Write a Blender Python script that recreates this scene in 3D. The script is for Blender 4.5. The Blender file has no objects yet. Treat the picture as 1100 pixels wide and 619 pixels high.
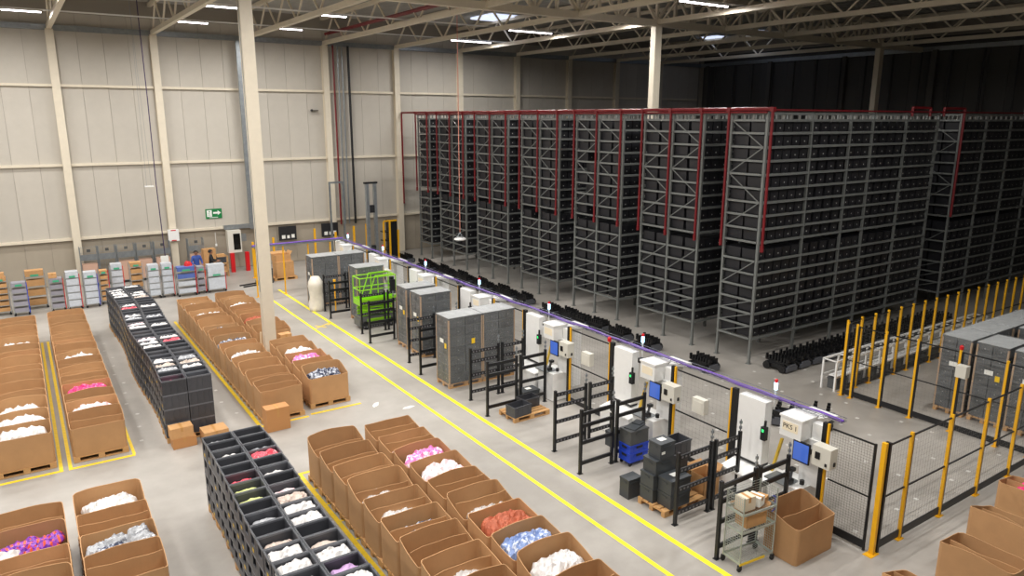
import bpy, math, random
from mathutils import Vector, Matrix, noise
random.seed(7)
SC = bpy.context.scene
COL = SC.collection

# ------------------------------------------------------------------ camera, world, exposure
CAM_H = 8.2
YAW, PITCH, ROLL, FPX = .5925, -.2285, .0025, 785.0
_f = Vector((math.sin(YAW)*math.cos(PITCH), math.cos(YAW)*math.cos(PITCH), math.sin(PITCH)))
_r = Vector((math.cos(YAW), -math.sin(YAW), 0)); _u = _r.cross(_f)
_r2 = _r*math.cos(ROLL)+_u*math.sin(ROLL); _u2 = -_r*math.sin(ROLL)+_u*math.cos(ROLL)
cd = bpy.data.cameras.new('camera'); cam = bpy.data.objects.new('camera', cd); COL.objects.link(cam)
cd.sensor_width = 36; cd.lens = FPX*36/1100; cd.clip_end = 300; cd.clip_start = .1
m = Matrix((( _r2.x,_u2.x,-_f.x,0),(_r2.y,_u2.y,-_f.y,0),(_r2.z,_u2.z,-_f.z,CAM_H),(0,0,0,1)))
cam.matrix_world = m
SC.camera = cam
w = bpy.data.worlds.new('world'); SC.world = w; w.use_nodes = True
w.node_tree.nodes['Background'].inputs[0].default_value = (.02, .02, .022, 1)
w.node_tree.nodes['Background'].inputs[1].default_value = 1
SC.view_settings.view_transform = 'Standard'; SC.view_settings.look = 'None'
SC.view_settings.gamma = 1; SC.view_settings.exposure = 0.0
SC.view_settings.use_curve_mapping = False
LAMP_W = 245.0            # watts of one linear luminaire
# one rows-and-columns grid of linear luminaires hangs from the trusses of the left half of the hall
LAMP_Y = [37.3, 31.5, 26.1, 20.2, 14.4, 8.6, 2.8]
LAMP_X = [(-9.0,-7.6), (-4.1,-2.7), (.3,1.7), (6.75,8.2), (11.2,12.6), (21.0,23.6)]

# ------------------------------------------------------------------ helpers
def lin(c):
    return tuple(((v/255)/12.92 if v/255 <= .04045 else ((v/255+.055)/1.055)**2.4) for v in c)
class MB:
    def __init__(s): s.v = []; s.f = []; s.mi = []; s.cur = 0
    def add(s, vs, fs):
        n = len(s.v); s.v += [tuple(p) for p in vs]
        for f in fs: s.f.append([n+i for i in f]); s.mi.append(s.cur)
        return s
    def box(s, x0, x1, y0, y1, z0, z1):
        return s.add([(x0,y0,z0),(x1,y0,z0),(x1,y1,z0),(x0,y1,z0),(x0,y0,z1),(x1,y0,z1),(x1,y1,z1),(x0,y1,z1)],
              [(0,3,2,1),(4,5,6,7),(0,1,5,4),(1,2,6,5),(2,3,7,6),(3,0,4,7)])
    def cb(s, c, d):
        return s.box(c[0]-d[0]/2,c[0]+d[0]/2,c[1]-d[1]/2,c[1]+d[1]/2,c[2]-d[2]/2,c[2]+d[2]/2)
    def bar(s, p, q, a, b=None, up=None, caps=True):
        b = b or a; p = Vector(p); q = Vector(q); d = (q-p).normalized()
        u = Vector(up) if up else (Vector((0,0,1)) if abs(d.z) < .95 else Vector((0,1,0)))
        x = d.cross(u).normalized(); y = x.cross(d)
        vs = []
        for e in (p, q):
            for i, j in ((-1,-1),(1,-1),(1,1),(-1,1)): vs.append(e+x*(a/2*i)+y*(b/2*j))
        fs = [(0,1,5,4),(1,2,6,5),(2,3,7,6),(3,0,4,7)]
        if caps: fs += [(3,2,1,0),(4,5,6,7)]
        return s.add(vs, fs)
    def cyl(s, p, q, r, n=8, r2=None, caps=True):
        p = Vector(p); q = Vector(q); d = (q-p).normalized(); r2 = r if r2 is None else r2
        u = Vector((0,0,1)) if abs(d.z) < .95 else Vector((0,1,0))
        x = d.cross(u).normalized(); y = d.cross(x); vs = []
        for e, rr in ((p, r), (q, r2)):
            for k in range(n):
                a = 2*math.pi*k/n; vs.append(e+x*math.cos(a)*rr+y*math.sin(a)*rr)
        fs = [(k, (k+1) % n, n+(k+1) % n, n+k) for k in range(n)]
        if caps: fs += [tuple(range(n))[::-1], tuple(range(n, 2*n))]
        return s.add(vs, fs)
    def tube(s, pts, r, n=6):
        for a, b in zip(pts[:-1], pts[1:]):
            if (Vector(a)-Vector(b)).length > 1e-4: s.cyl(a, b, r, n)
        return s
    def lathe(s, c, prof, n=12):
        vs = []; c = Vector(c)
        for r, z in prof:
            for k in range(n):
                a = 2*math.pi*k/n; vs.append(c+Vector((r*math.cos(a), r*math.sin(a), z)))
        fs = []
        for i in range(len(prof)-1):
            for k in range(n): fs.append((i*n+k, i*n+(k+1) % n, (i+1)*n+(k+1) % n, (i+1)*n+k))
        fs += [tuple(range(n))[::-1], tuple(range((len(prof)-1)*n, len(prof)*n))]
        return s.add(vs, fs)
    def mesh(s, name, mats, smooth=False):
        me = bpy.data.meshes.new(name); me.from_pydata(s.v, [], s.f)
        for m_ in (mats if isinstance(mats, (list, tuple)) else [mats]): me.materials.append(m_)
        if isinstance(mats, (list, tuple)): me.polygons.foreach_set('material_index', s.mi)
        if smooth: me.polygons.foreach_set('use_smooth', [True]*len(me.polygons))
        me.update(); return me
    def build(s, name, mats, parent=None, loc=(0,0,0), rz=0, smooth=False):
        return place(name, s.mesh(name, mats, smooth), parent, loc, rz)
def place(name, me, parent=None, loc=(0,0,0), rz=0):
    o = bpy.data.objects.new(name, me); COL.objects.link(o)
    o.location = loc; o.rotation_euler = (0,0,rz)
    if parent: o.parent = parent
    return o
def tag(o, label, cat, group=None, kind=None):
    if label: o['label'] = label
    if cat: o['category'] = cat
    if group: o['group'] = group
    if kind: o['kind'] = kind
    return o
def thing(name, label, cat, loc=(0,0,0), rz=0, group=None):
    return tag(place(name, None, None, loc, rz), label, cat, group)
def part(o, label=None, kind=None):
    if label: o['label'] = label
    if kind: o['kind'] = kind
    return o
def struct(o, label=None):
    o['kind'] = 'structure'
    if label: o['label'] = label
    return o
ORD = ['first','second','third','fourth','fifth','sixth','seventh','eighth','ninth','tenth','eleventh','twelfth',
       'thirteenth','fourteenth','fifteenth','sixteenth','seventeenth','eighteenth','nineteenth','twentieth']
ORD += ['twenty '+o for o in ORD[:9]]+['thirtieth','thirty first','thirty second']

# ------------------------------------------------------------------ materials
MATS = {}
def mat(name, rgb, rough=.6, metal=0, var=0, scale=8, bump=0, bscale=40, objvar=0, spec=.5, rgb2=None, thr=None, alpha=1, emit=None, es=0, stretch=None):
    if name in MATS: return MATS[name]
    M = bpy.data.materials.new(name); M.use_nodes = True; nt = M.node_tree; N = nt.nodes; L = nt.links
    b = N['Principled BSDF']; c = lin(rgb)
    b.inputs['Base Color'].default_value = (*c, 1); b.inputs['Roughness'].default_value = rough
    b.inputs['Metallic'].default_value = metal; b.inputs['Specular IOR Level'].default_value = spec
    b.inputs['Alpha'].default_value = alpha
    if emit: b.inputs['Emission Color'].default_value = (*lin(emit), 1); b.inputs['Emission Strength'].default_value = es
    tc = N.new('ShaderNodeTexCoord'); src = tc.outputs['Object']
    if stretch:
        mp = N.new('ShaderNodeMapping'); mp.inputs['Scale'].default_value = stretch; L.new(src, mp.inputs[0]); src = mp.outputs[0]
    out = None
    if var or rgb2:
        n = N.new('ShaderNodeTexNoise'); n.inputs['Scale'].default_value = scale; n.inputs['Detail'].default_value = 5; n.inputs['Roughness'].default_value = .6
        L.new(src, n.inputs['Vector'])
        mx = N.new('ShaderNodeMix'); mx.data_type = 'RGBA'
        if rgb2:
            r = N.new('ShaderNodeValToRGB'); r.color_ramp.elements[0].position = (thr or .5)-.04; r.color_ramp.elements[1].position = (thr or .5)+.04
            L.new(n.outputs['Fac'], r.inputs[0]); L.new(r.outputs[0], mx.inputs['Factor'])
            mx.inputs['A'].default_value = (*c, 1); mx.inputs['B'].default_value = (*lin(rgb2), 1)
        else:
            r = N.new('ShaderNodeMapRange'); r.inputs['From Min'].default_value = .3; r.inputs['From Max'].default_value = .7
            L.new(n.outputs['Fac'], r.inputs['Value']); L.new(r.outputs[0], mx.inputs['Factor'])
            mx.inputs['A'].default_value = (*[v*(1-var) for v in c], 1); mx.inputs['B'].default_value = (*[min(1, v*(1+var)) for v in c], 1)
        out = mx.outputs['Result']
    if objvar:
        oi = N.new('ShaderNodeObjectInfo'); hs = N.new('ShaderNodeHueSaturation')
        mr = N.new('ShaderNodeMapRange'); mr.inputs['To Min'].default_value = 1-objvar; mr.inputs['To Max'].default_value = 1+objvar
        L.new(oi.outputs['Random'], mr.inputs['Value']); L.new(mr.outputs[0], hs.inputs['Value'])
        if out: L.new(out, hs.inputs['Color'])
        else: hs.inputs['Color'].default_value = (*c, 1)
        out = hs.outputs[0]
    if out: L.new(out, b.inputs['Base Color'])
    if bump:
        n2 = N.new('ShaderNodeTexNoise'); n2.inputs['Scale'].default_value = bscale; n2.inputs['Detail'].default_value = 4; L.new(src, n2.inputs['Vector'])
        bp = N.new('ShaderNodeBump'); bp.inputs['Strength'].default_value = bump; bp.inputs['Distance'].default_value = .02
        L.new(n2.outputs['Fac'], bp.inputs['Height']); L.new(bp.outputs[0], b.inputs['Normal'])
    MATS[name] = M; return M
def floor_mat():
    M = bpy.data.materials.new('polished_concrete'); M.use_nodes = True; nt = M.node_tree; N = nt.nodes; L = nt.links; b = N['Principled BSDF']
    tc = N.new('ShaderNodeTexCoord')
    def nz(sc, det=6, ro=.6):
        n = N.new('ShaderNodeTexNoise'); n.inputs['Scale'].default_value = sc; n.inputs['Detail'].default_value = det; n.inputs['Roughness'].default_value = ro
        L.new(tc.outputs['Object'], n.inputs['Vector']); return n
    a = nz(.28); c = nz(2.6); e = nz(30, 3)
    m1 = N.new('ShaderNodeMix'); m1.data_type = 'RGBA'; m1.inputs['A'].default_value = (*lin((148,143,136)), 1); m1.inputs['B'].default_value = (*lin((178,173,166)), 1)
    r = N.new('ShaderNodeMapRange'); r.inputs['From Min'].default_value = .35; r.inputs['From Max'].default_value = .65; L.new(a.outputs['Fac'], r.inputs['Value']); L.new(r.outputs[0], m1.inputs['Factor'])
    m2 = N.new('ShaderNodeMix'); m2.data_type = 'RGBA'; m2.blend_type = 'MULTIPLY'; m2.inputs['Factor'].default_value = .5
    r2 = N.new('ShaderNodeMapRange'); r2.inputs['From Min'].default_value = .3; r2.inputs['From Max'].default_value = .7; r2.inputs['To Min'].default_value = .88; r2.inputs['To Max'].default_value = 1.06
    L.new(c.outputs['Fac'], r2.inputs['Value']); L.new(m1.outputs['Result'], m2.inputs['A']); L.new(r2.outputs[0], m2.inputs['B'])
    L.new(m2.outputs['Result'], b.inputs['Base Color'])
    r3 = N.new('ShaderNodeMapRange'); r3.inputs['To Min'].default_value = .3; r3.inputs['To Max'].default_value = .55; L.new(c.outputs['Fac'], r3.inputs['Value']); L.new(r3.outputs[0], b.inputs['Roughness'])
    bp = N.new('ShaderNodeBump'); bp.inputs['Strength'].default_value = .05; L.new(e.outputs['Fac'], bp.inputs['Height']); L.new(bp.outputs[0], b.inputs['Normal'])
    return M
def plaid_mat(name, ca, cb, cc):
    M = bpy.data.materials.new(name); M.use_nodes = True; nt = M.node_tree; N = nt.nodes; L = nt.links; b = N['Principled BSDF']; b.inputs['Roughness'].default_value = .35
    tc = N.new('ShaderNodeTexCoord'); prev = None
    for i, (d, sc, col) in enumerate((('X', 3.2, cb), ('Y', 2.6, cc))):
        wv = N.new('ShaderNodeTexWave'); wv.bands_direction = d; wv.inputs['Scale'].default_value = sc; wv.inputs['Distortion'].default_value = 2.5; wv.inputs['Detail Scale'].default_value = .6
        L.new(tc.outputs['Object'], wv.inputs['Vector'])
        mx = N.new('ShaderNodeMix'); mx.data_type = 'RGBA'
        rr = N.new('ShaderNodeValToRGB'); rr.color_ramp.elements[0].position = .55; rr.color_ramp.elements[1].position = .7; L.new(wv.outputs['Fac'], rr.inputs[0]); L.new(rr.outputs[0], mx.inputs['Factor'])
        if prev: L.new(prev, mx.inputs['A'])
        else: mx.inputs['A'].default_value = (*lin(ca), 1)
        mx.inputs['B'].default_value = (*lin(col), 1); prev = mx.outputs['Result']
    L.new(prev, b.inputs['Base Color']); return M

m_floor = floor_mat()
m_panel = mat('wall_panel', (192,186,175), .55, var=.03, scale=1.5, objvar=.025)
m_joint = mat('wall_joint', (150,143,132), .8)
m_cream = mat('cream_steel', (222,212,192), .45, var=.04, scale=3)
m_deck = mat('roof_deck', (176,174,168), .5, .1, var=.08, scale=.8)
m_galv = mat('galvanised_steel', (150,156,160), .38, .7, var=.12, scale=6)
m_rack = mat('rack_steel', (124,127,125), .45, .3, var=.08, scale=3)
m_rtote = mat('rack_tote', (32,32,36), .45, objvar=.15, var=.1, scale=3)
m_dot = mat('white_dot', (205,205,200), .5)
m_red = mat('red_pipe_paint', (116,15,24), .4)
m_redpost = mat('red_guard_paint', (205,20,30), .4)
m_yellow = mat('safety_yellow', (236,176,20), .45, var=.04)
m_line = mat('yellow_line_paint', (250,232,40), .55, var=.05, scale=10)
m_line2 = mat('amber_line_paint', (240,205,40), .55, var=.1, scale=10)
m_black = mat('black_steel', (22,23,26), .42, var=.1)
m_slot = mat('black_plastic', (30,31,34), .5, var=.15)
m_robot = mat('robot_black', (18,18,20), .45, var=.2, scale=14)
m_white = mat('white_panel', (236,236,234), .35, var=.02)
m_beige = mat('beige_enclosure', (214,211,200), .4)
m_card = mat('cardboard', (188,145,101), .8, var=.07, scale=2.2, objvar=.1, bump=.06, bscale=25)
m_card2 = mat('tan_cardboard', (196,150,100), .75, var=.06, objvar=.06)
m_wood = mat('pallet_wood', (196,152,100), .75, var=.15, scale=5, objvar=.12, stretch=(1,8,8))
m_tote = mat('black_tote', (66,67,72), .42, var=.08, objvar=.18)
m_gtote = mat('grey_tote', (80,82,83), .4, var=.06, objvar=.2)
m_lid = mat('dark_lid_tote', (62,66,70), .42, var=.06, objvar=.12)
m_blue = mat('blue_plastic', (28,66,190), .35)
m_tag = mat('yellow_tag', (214,178,60), .5)
m_label = mat('white_label', (238,238,232), .5)
m_ylabel = mat('yellow_label', (246,205,40), .5)
m_green = mat('lime_green_paint', (146,212,34), .35)
m_gsign = mat('sign_green', (0,124,62), .5)
m_swhite = mat('sign_white', (240,244,240), .5)
m_purple = mat('purple_cable', (108,72,168), .5)
m_pwhite = mat('white_poly', (220,217,215), .3, var=.08, scale=9)
m_pink = mat('pink_garment', (232,120,190), .35, rgb2=(246,226,236), thr=.52, scale=9)
m_hot = mat('hot_pink_garment', (236,60,130), .35, rgb2=(250,150,190), thr=.58, scale=9)
m_coral = mat('coral_garment', (232,78,96), .35, rgb2=(245,190,190), thr=.6, scale=10)
m_pale = mat('pale_pink_garment', (240,206,210), .35, rgb2=(248,240,240), thr=.5, scale=8)
m_grey = mat('grey_poly', (176,178,182), .25, rgb2=(110,112,120), thr=.58, scale=6)
m_denim = mat('navy_striped_garment', (48,54,78), .35, rgb2=(200,205,216), thr=.52, scale=14)
m_lblue = mat('light_blue_garment', (120,142,190), .4, rgb2=(215,222,236), thr=.55, scale=12)
m_orange = mat('rust_garment', (176,92,62), .6, var=.1)
m_lilac = mat('lilac_garment', (196,160,206), .4, var=.1)
m_lime = mat('pale_lime_garment', (206,212,140), .5, var=.1)
m_beigeg = mat('mixed_beige_garment', (206,190,178), .35, rgb2=(160,130,120), thr=.6, scale=12)
m_plaid = plaid_mat('purple_plaid_garment', (150,70,180), (226,92,60), (110,48,160))
m_screen = mat('blue_screen', (60,96,190), .2, emit=(80,115,200), es=.35)
m_lamp = mat('lamp_diffuser', (255,255,255), .5, emit=(255,248,252), es=14)
m_skin = mat('skin', (150,104,80), .6)
m_hair = mat('dark_hair', (26,22,20), .7)
m_sky = mat('skylight_sheet', (225,232,245), .5, emit=(215,226,255), es=1.1)
m_clear = mat('clear_plastic_bag', (196,202,210), .2, var=.1, scale=9)
m_glassy = mat('dark_glass', (16,20,20), .12)

# ------------------------------------------------------------------ hall shell
X0, X1, Y0, Y1, ZR = -18.0, 46.3, -14.0, 42.0, 13.75
struct(MB().box(X0-.3, X1+.3, Y0-.3, Y1+.3, -.3, 0).build('floor', m_floor), 'grey polished concrete hall floor')
COLX = [2.1+4.4*k for k in range(-4, 11)]
wb = struct(MB().box(X0-.3, X1+.3, Y1, Y1+.25, -.02, 14.2).build('wall_back', m_joint), 'beige panelled back wall of the hall')
PW = 1.1
pm = MB(); pm.box(0, PW-.012, -.05, 0, 2.26, 12.95)
pmesh = pm.mesh('wall_panel', m_panel)
ppl = MB().box(0, PW-.012, -.025, 0, 0, 2.24).mesh('plinth_panel', mat('plinth_panel', (164,154,138), .65, var=.04, scale=1.5, objvar=.02))
k = 0; x = -8.9
while x < X1-.5:
    place('panel', pmesh, wb, (x, Y1, .02)); place('plinth_panel', ppl, wb, (x, Y1, .02)); x += PW
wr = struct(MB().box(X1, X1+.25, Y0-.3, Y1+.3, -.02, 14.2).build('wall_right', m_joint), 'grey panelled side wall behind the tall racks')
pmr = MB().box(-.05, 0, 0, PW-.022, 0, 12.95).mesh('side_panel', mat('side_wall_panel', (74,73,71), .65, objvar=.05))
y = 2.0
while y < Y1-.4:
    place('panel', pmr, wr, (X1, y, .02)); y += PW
struct(MB().box(X0-.25, X0, Y0-.3, Y1+.3, -.02, 14.2).build('wall_left', m_panel))
struct(MB().box(X0-.3, X1+.3, Y0-.25, Y0, -.02, 14.2).build('wall_front', m_panel))
# ceiling: trapezoidal deck
cb_ = MB(); n = 0; vs = []; fs = []
y = Y0
prof = []
while y < Y1+.01:
    prof += [(y, 0), (y+.14, 0), (y+.2, .12), (y+.34, .12)]; y += .4
for (yy, dz) in prof: vs += [(X0, yy, ZR+dz), (X1, yy, ZR+dz)]
for i in range(len(prof)-1): fs.append((2*i, 2*i+2, 2*i+3, 2*i+1))
cb_.add(vs, fs); cb_.box(X0-.3, X1+.3, Y0-.3, Y1+.3, ZR+.2, ZR+.4)
struct(cb_.build('ceiling', m_deck), 'corrugated metal roof deck')
for i, (cx, cy, sx, sy) in enumerate(((23.6, 36.6, 2.2, 2.2), (40.5, 33.0, 3.0, 1.6), (42.5, 36.6, 3.0, 1.4))):
    o = MB().box(-sx/2, sx/2, -sy/2, sy/2, -.1, 0).build('window_%d' % (i+1), m_sky, None, (cx, cy, ZR)); struct(o, 'bright skylight in the roof deck')
# wall columns, rails, eaves beam
t = 0
colm = MB(); colm.box(-.17,.17,-.35,-.33,0,12.2).box(-.17,.17,-.07,-.05,0,12.2).box(-.02,.02,-.33,-.07,0,12.2)
colm = colm.mesh('wall_column', m_cream)
for x in COLX:
    if x > -8 and x < X1-.3:
        t += 1; struct(place('trim_%d' % t, colm, None, (x, Y1, 0)), 'cream steel wall column against the back wall')
xs = [-8.9]+[x for x in COLX if x > -8]
for z in (2.3, 5.92, 9.66):
    for a, b in zip(xs[:-1], xs[1:]):
        t += 1; struct(MB().box(a+.17, b-.17, Y1-.2, Y1-.05, z-.06, z+.06).build('trim_%d' % t, m_cream), 'cream horizontal cladding rail on the back wall')
t += 1; struct(MB().box(-8.9, X1, Y1-.25, Y1-.05, 12.15, 12.4).build('trim_%d' % t, m_galv), 'galvanised eaves beam along the top of the back wall')
t += 1; struct(MB().box(X1-.2, X1-.05, 2, Y1, 12.15, 12.4).build('trim_%d' % t, m_galv))
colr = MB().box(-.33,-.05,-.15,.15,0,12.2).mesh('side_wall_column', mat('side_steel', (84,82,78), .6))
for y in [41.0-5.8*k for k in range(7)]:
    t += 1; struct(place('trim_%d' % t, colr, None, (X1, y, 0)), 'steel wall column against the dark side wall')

# ------------------------------------------------------------------ roof trusses
ZB, ZT = 12.3, 13.6
dl = 1.45
webA = MB().bar((0,0,ZB), (0,dl,ZT), .07, .07).mesh('web_up', m_cream)
webB = MB().bar((0,0,ZT), (0,dl,ZB), .07, .07).mesh('web_down', m_cream)
YT0 = 6.5
chb = MB().box(-.1,.1,YT0,41.95,ZB-.1,ZB+.1).mesh('bottom_chord', m_cream)
cht = MB().box(-.09,.09,YT0,41.95,ZT-.08,ZT+.1).mesh('top_chord', m_cream)
vis = [x for x in COLX if x > -8 and x < X1-.3]
for i, x in enumerate(vis):
    r = thing('roof_truss', 'cream steel roof truss running out from the back wall, %s from the left' % ORD[i], 'truss', (x, 0, 0), 0, 'roof trusses')
    place('bottom_chord', chb, r); place('top_chord', cht, r)
    y = 41.6; k = 0
    while y-dl > YT0:
        place('web_bar', webA if k % 2 else webB, r, (0, y-dl, 0)); y -= dl; k += 1
# girder carried by the free columns
GY = 24.5
gr = thing('roof_girder', 'deep cream lattice girder resting on the free standing columns', 'girder', (0, GY, 0))
MB().box(-8, X1-.1, -.13, .13, ZB-.18, ZB+.1).build('bottom_chord', m_cream, gr)
MB().box(-8, X1-.1, -.12, .12, ZT-.12, ZT+.08).build('top_chord', m_cream, gr)
gd1 = MB().bar((0,0,ZB), (1.1,0,ZT), .1, .1).mesh('g1', m_cream); gd2 = MB().bar((0,0,ZT), (1.1,0,ZB), .1, .1).mesh('g2', m_cream); gv = MB().box(-.06,.06,-.06,.06,ZB,ZT).mesh('gv', m_cream)
x = -7.8; k = 0
while x < X1-1.3:
    place('web_bar', gd1 if k % 2 else gd2, gr, (x, 0, 0)); place('web_post', gv, gr, (x+1.1, 0, 0)); x += 1.1; k += 1
for x, lb in ((6.5, 'tall cream steel column standing among the cardboard pallet boxes'), (24.1, 'tall cream steel column rising behind the middle storage racks'), (41.7, 'tall cream steel column standing far back near the dark side wall')):
    c = thing('steel_column', lb, 'column', (x, GY, 0))
    MB().box(-.19,.19,-.15,-.125,0,ZB-.18).box(-.19,.19,.125,.15,0,ZB-.18).box(-.19,-.17,-.125,.125,0,ZB-.18).box(.17,.19,-.125,.125,0,ZB-.18).build('shaft', m_cream, c)
    MB().box(-.3,.3,-.25,.25,0,.03).build('base_plate', m_cream, c)
    if x < 10: MB().box(-.202,-.19,-.02,.02,2.5,11.8).build('conduit', m_galv, c)

# ------------------------------------------------------------------ luminaires on trunking rails
lights = []
for i, y in enumerate(LAMP_Y):
    if y > 18:
        rail = MB().box(-8.5, 25.5, -.03, .03, 12.47, 12.53).build('trunking_rail', m_white, None, (0, y, 0))
        tag(rail, 'thin white lighting rail hung under the roof, %s from the back wall' % ORD[i], 'rail', 'lighting rails')
    for j, (xa, xb) in enumerate(LAMP_X if y != 14.4 else LAMP_X[:-1]):
        o = thing('linear_luminaire', 'bright white linear roof luminaire, %s from the left on the %s lighting rail' % (ORD[j], ORD[i]), 'lamp', ((xa+xb)/2, y, 12.46), 0, 'linear luminaires')
        h = (xb-xa)/2
        MB().box(-h, h, -.06, .06, -.04, .01).build('housing', m_white, o)
        MB().box(-h+.02, h-.02, -.055, .055, -.075, -.04).build('diffuser', m_lamp, o)
        ld = bpy.data.lights.new('luminaire_light', 'AREA'); ld.shape = 'RECTANGLE'; ld.size = 2*h; ld.size_y = .2
        ld.energy = LAMP_W*(2*h/1.4)**.5; ld.color = (1, .975, .94); ld.spread = math.radians(175)
        lo = bpy.data.objects.new('luminaire_light', ld); COL.objects.link(lo); lo.location = (0, 0, -.09); lo.parent = o
# ------------------------------------------------------------------ storage racks
LV = [.89,1.33,1.77,2.22,2.67,3.12,3.57,4.2,4.64,5.08,5.52,5.97,6.42,6.86,7.3,7.74,8.15]
ZTOP = 8.42
UX = [20.06,22.4,24.65,26.05,28.3,30.65]       # uprights along a rack's long side
UX2 = [32.5,34.7,37.0,39.3,41.6]
RY = [(15.25,16.65)] + [(17.84+4.1*k, 19.29+4.1*k, 20.74+4.1*k) for k in range(5)] + [(38.34, 39.75)]
RN = ['nearest the mesh cage', 'second from the mesh cage', 'third from the mesh cage', 'fourth from the mesh cage', 'fifth from the mesh cage', 'sixth from the mesh cage', 'last before the back wall']
upr = MB().box(-.04,.04,-.04,.04,.02,ZTOP).box(-.08,.08,-.08,.08,0,.02).mesh('upright', m_rack)
_bm = {}
def beamY(L):
    k = ('y', round(L, 2))
    if k not in _bm: _bm[k] = MB().box(-.02,.02,.04,L-.04,-.035,.035).mesh('beam', m_rack)
    return _bm[k]
def beamX(L):
    k = ('x', round(L, 2))
    if k not in _bm: _bm[k] = MB().box(.04,L-.04,-.025,.025,-.04,.04).mesh('beam', m_rack)
    return _bm[k]
def brace(L, h, s):
    k = ('b', round(L, 2), round(h, 2), s)
    if k not in _bm:
        a, b = ((0,.05,0), (0,L-.05,h)) if s else ((0,.05,h), (0,L-.05,0))
        _bm[k] = MB().bar(a, b, .03, .03).mesh('brace', m_rack)
    return _bm[k]
TW, TD, TH = .41, .62, .33
def tote_body(b, x, y, z, dots=True):
    b.cur = 0
    # tapered tote with a rim and two ribs on the short end
    w, d, h = TW/2, TD/2, TH
    b.add([(x-w*.94,y-d*.96,z),(x+w*.94,y-d*.96,z),(x+w*.94,y+d*.96,z),(x-w*.94,y+d*.96,z),(x-w,y-d,z+h),(x+w,y-d,z+h),(x+w,y+d,z+h),(x-w,y+d,z+h)],
          [(0,3,2,1),(4,5,6,7),(0,1,5,4),(1,2,6,5),(2,3,7,6),(3,0,4,7)])
    if dots:
        b.cur = 1
        b.add([(x-.018,y-d-.006,z+.11),(x+.018,y-d-.006,z+.11),(x+.018,y-d-.006,z+.15),(x-.018,y-d-.006,z+.15)], [(0,1,2,3)])
        b.cur = 0
tb = MB(); tote_body(tb, 0, 0, 0); tb.box(-TW/2-.008,TW/2+.008,-TD/2-.008,-TD/2+.01,TH-.05,TH-.01); tb.box(-TW/2-.008,-TW/2+.01,-TD/2,TD/2,TH-.05,TH-.01)
rtm = tb.mesh('storage_tote', [m_rtote, m_dot])
stuff = MB()
def xslots(ux):
    out = []
    for a, b in zip(ux[:-1], ux[1:]):
        n = int((b-a-.08)/.435); p = (b-a-.08)/n
        out += [a+.04+p*(i+.5) for i in range(n)]
    return out
XS = xslots(UX); XS2 = xslots(UX2); XS_IND = xslots(UX[:5])
for ri, ys in enumerate(RY):
    for bi, ux in enumerate((UX, UX2)):
        if bi and ri > 1: continue
        R = thing('storage_rack', ('far section of a tall storage rack beyond the cross aisle, %s' if bi else 'tall grey steel storage rack full of dark totes, %s') % RN[ri], 'rack', (ux[0], ys[0], 0), 0, 'tall storage racks')
        fy = [y-ys[0] for y in ys]; fx = [x-ux[0] for x in ux]
        for y in fy: place('upright', upr, R, (0, y, 0))
        near = (ri == 0)
        for j, x in enumerate(fx[1:]):
            if near or j < 2: place('upright', upr, R, (x, 0, 0))
        for a, b in zip(fy[:-1], fy[1:]):
            for z in LV+[ZTOP-.05]:
                place('beam', beamY(b-a), R, (-.045, a, z))
            for q, i in enumerate(range(0, len(LV)-2, 1)):
                if i in (6, 7): continue
                if i > 2 and i % 2: continue
                h = LV[min(i+2, 16)]-LV[i] if i > 2 else LV[i+1]-LV[i]
                place('brace', brace(b-a, h, (q//2) % 2 == 1 and i > 2), R, (-.05, a, LV[i]))
        inner = MB()
        for a, b in zip(fx[:-1], fx[1:]):
            for z in LV+[ZTOP-.05]:
                if near or a < 3: place('beam', beamX(b-a), R, (a, -.045, z))
                else: inner.box(a, b, -.07, -.02, z-.04, z+.04)
        for x in fx[1:]:
            for y in fy[1:]: inner.box(x-.04, x+.04, y-.04, y+.04, 0, ZTOP)
            if not near and x > fx[2]: inner.box(x-.04, x+.04, -.04, .04, 0, ZTOP)
        for x in fx:                                     # tote supports across the rack
            for z in LV: inner.box(x-.03, x+.03, .04, fy[-1]-.04, z-.03, z)
        for z in LV: inner.box(0, fx[-1], fy[-1]-.02, fy[-1]+.02, z-.03, z+.03)
        part(inner.build('inner_frame', m_rack, R), 'grey cross members deep inside the rack', 'stuff')
        # small guide posts on the top rail
        tp = MB()
        for x in [i*.46+.2 for i in range(int(fx[-1]/.46))]: tp.box(x-.03, x+.03, -.06, .0, 8.19, 8.36)
        for y in [i*.36+.15 for i in range(int(fy[-1]/.36))]: tp.box(-.06, .0, y-.03, y+.03, 8.19, 8.36)
        part(tp.build('top_brackets', mat('bracket_grey', (130,130,126), .5), R), 'row of pale brackets under the top rail', 'stuff')
        slots = []
        for a, b in zip(ys[:-1], ys[1:]): slots += [a+.36, b-.36]
        xs_ = XS2 if bi else XS
        for zi, z in enumerate(LV[:-1]):
            if zi == 6: pass
            for si, y in enumerate(slots):
                for xi, x in enumerate(xs_):
                    if si > 0 and xi > 1: continue
                    if near and not bi and si == 0 and xi < len(XS_IND):
                        o = place('storage_tote', rtm, None, (x, y, z+.04))
                        tag(o, 'dark storage tote on the nearest rack side, %s shelf up, %s from the front' % (ORD[zi], ORD[xi]), 'tote', 'totes on the nearest rack side')
                    elif not (random.random() < .02 and si): tote_body(stuff, x, y, z+.04)
tag(stuff.build('storage_totes', [m_rtote, m_dot]), 'dark plastic totes filling the other racks and the far bays', 'totes', None, 'stuff')
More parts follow.
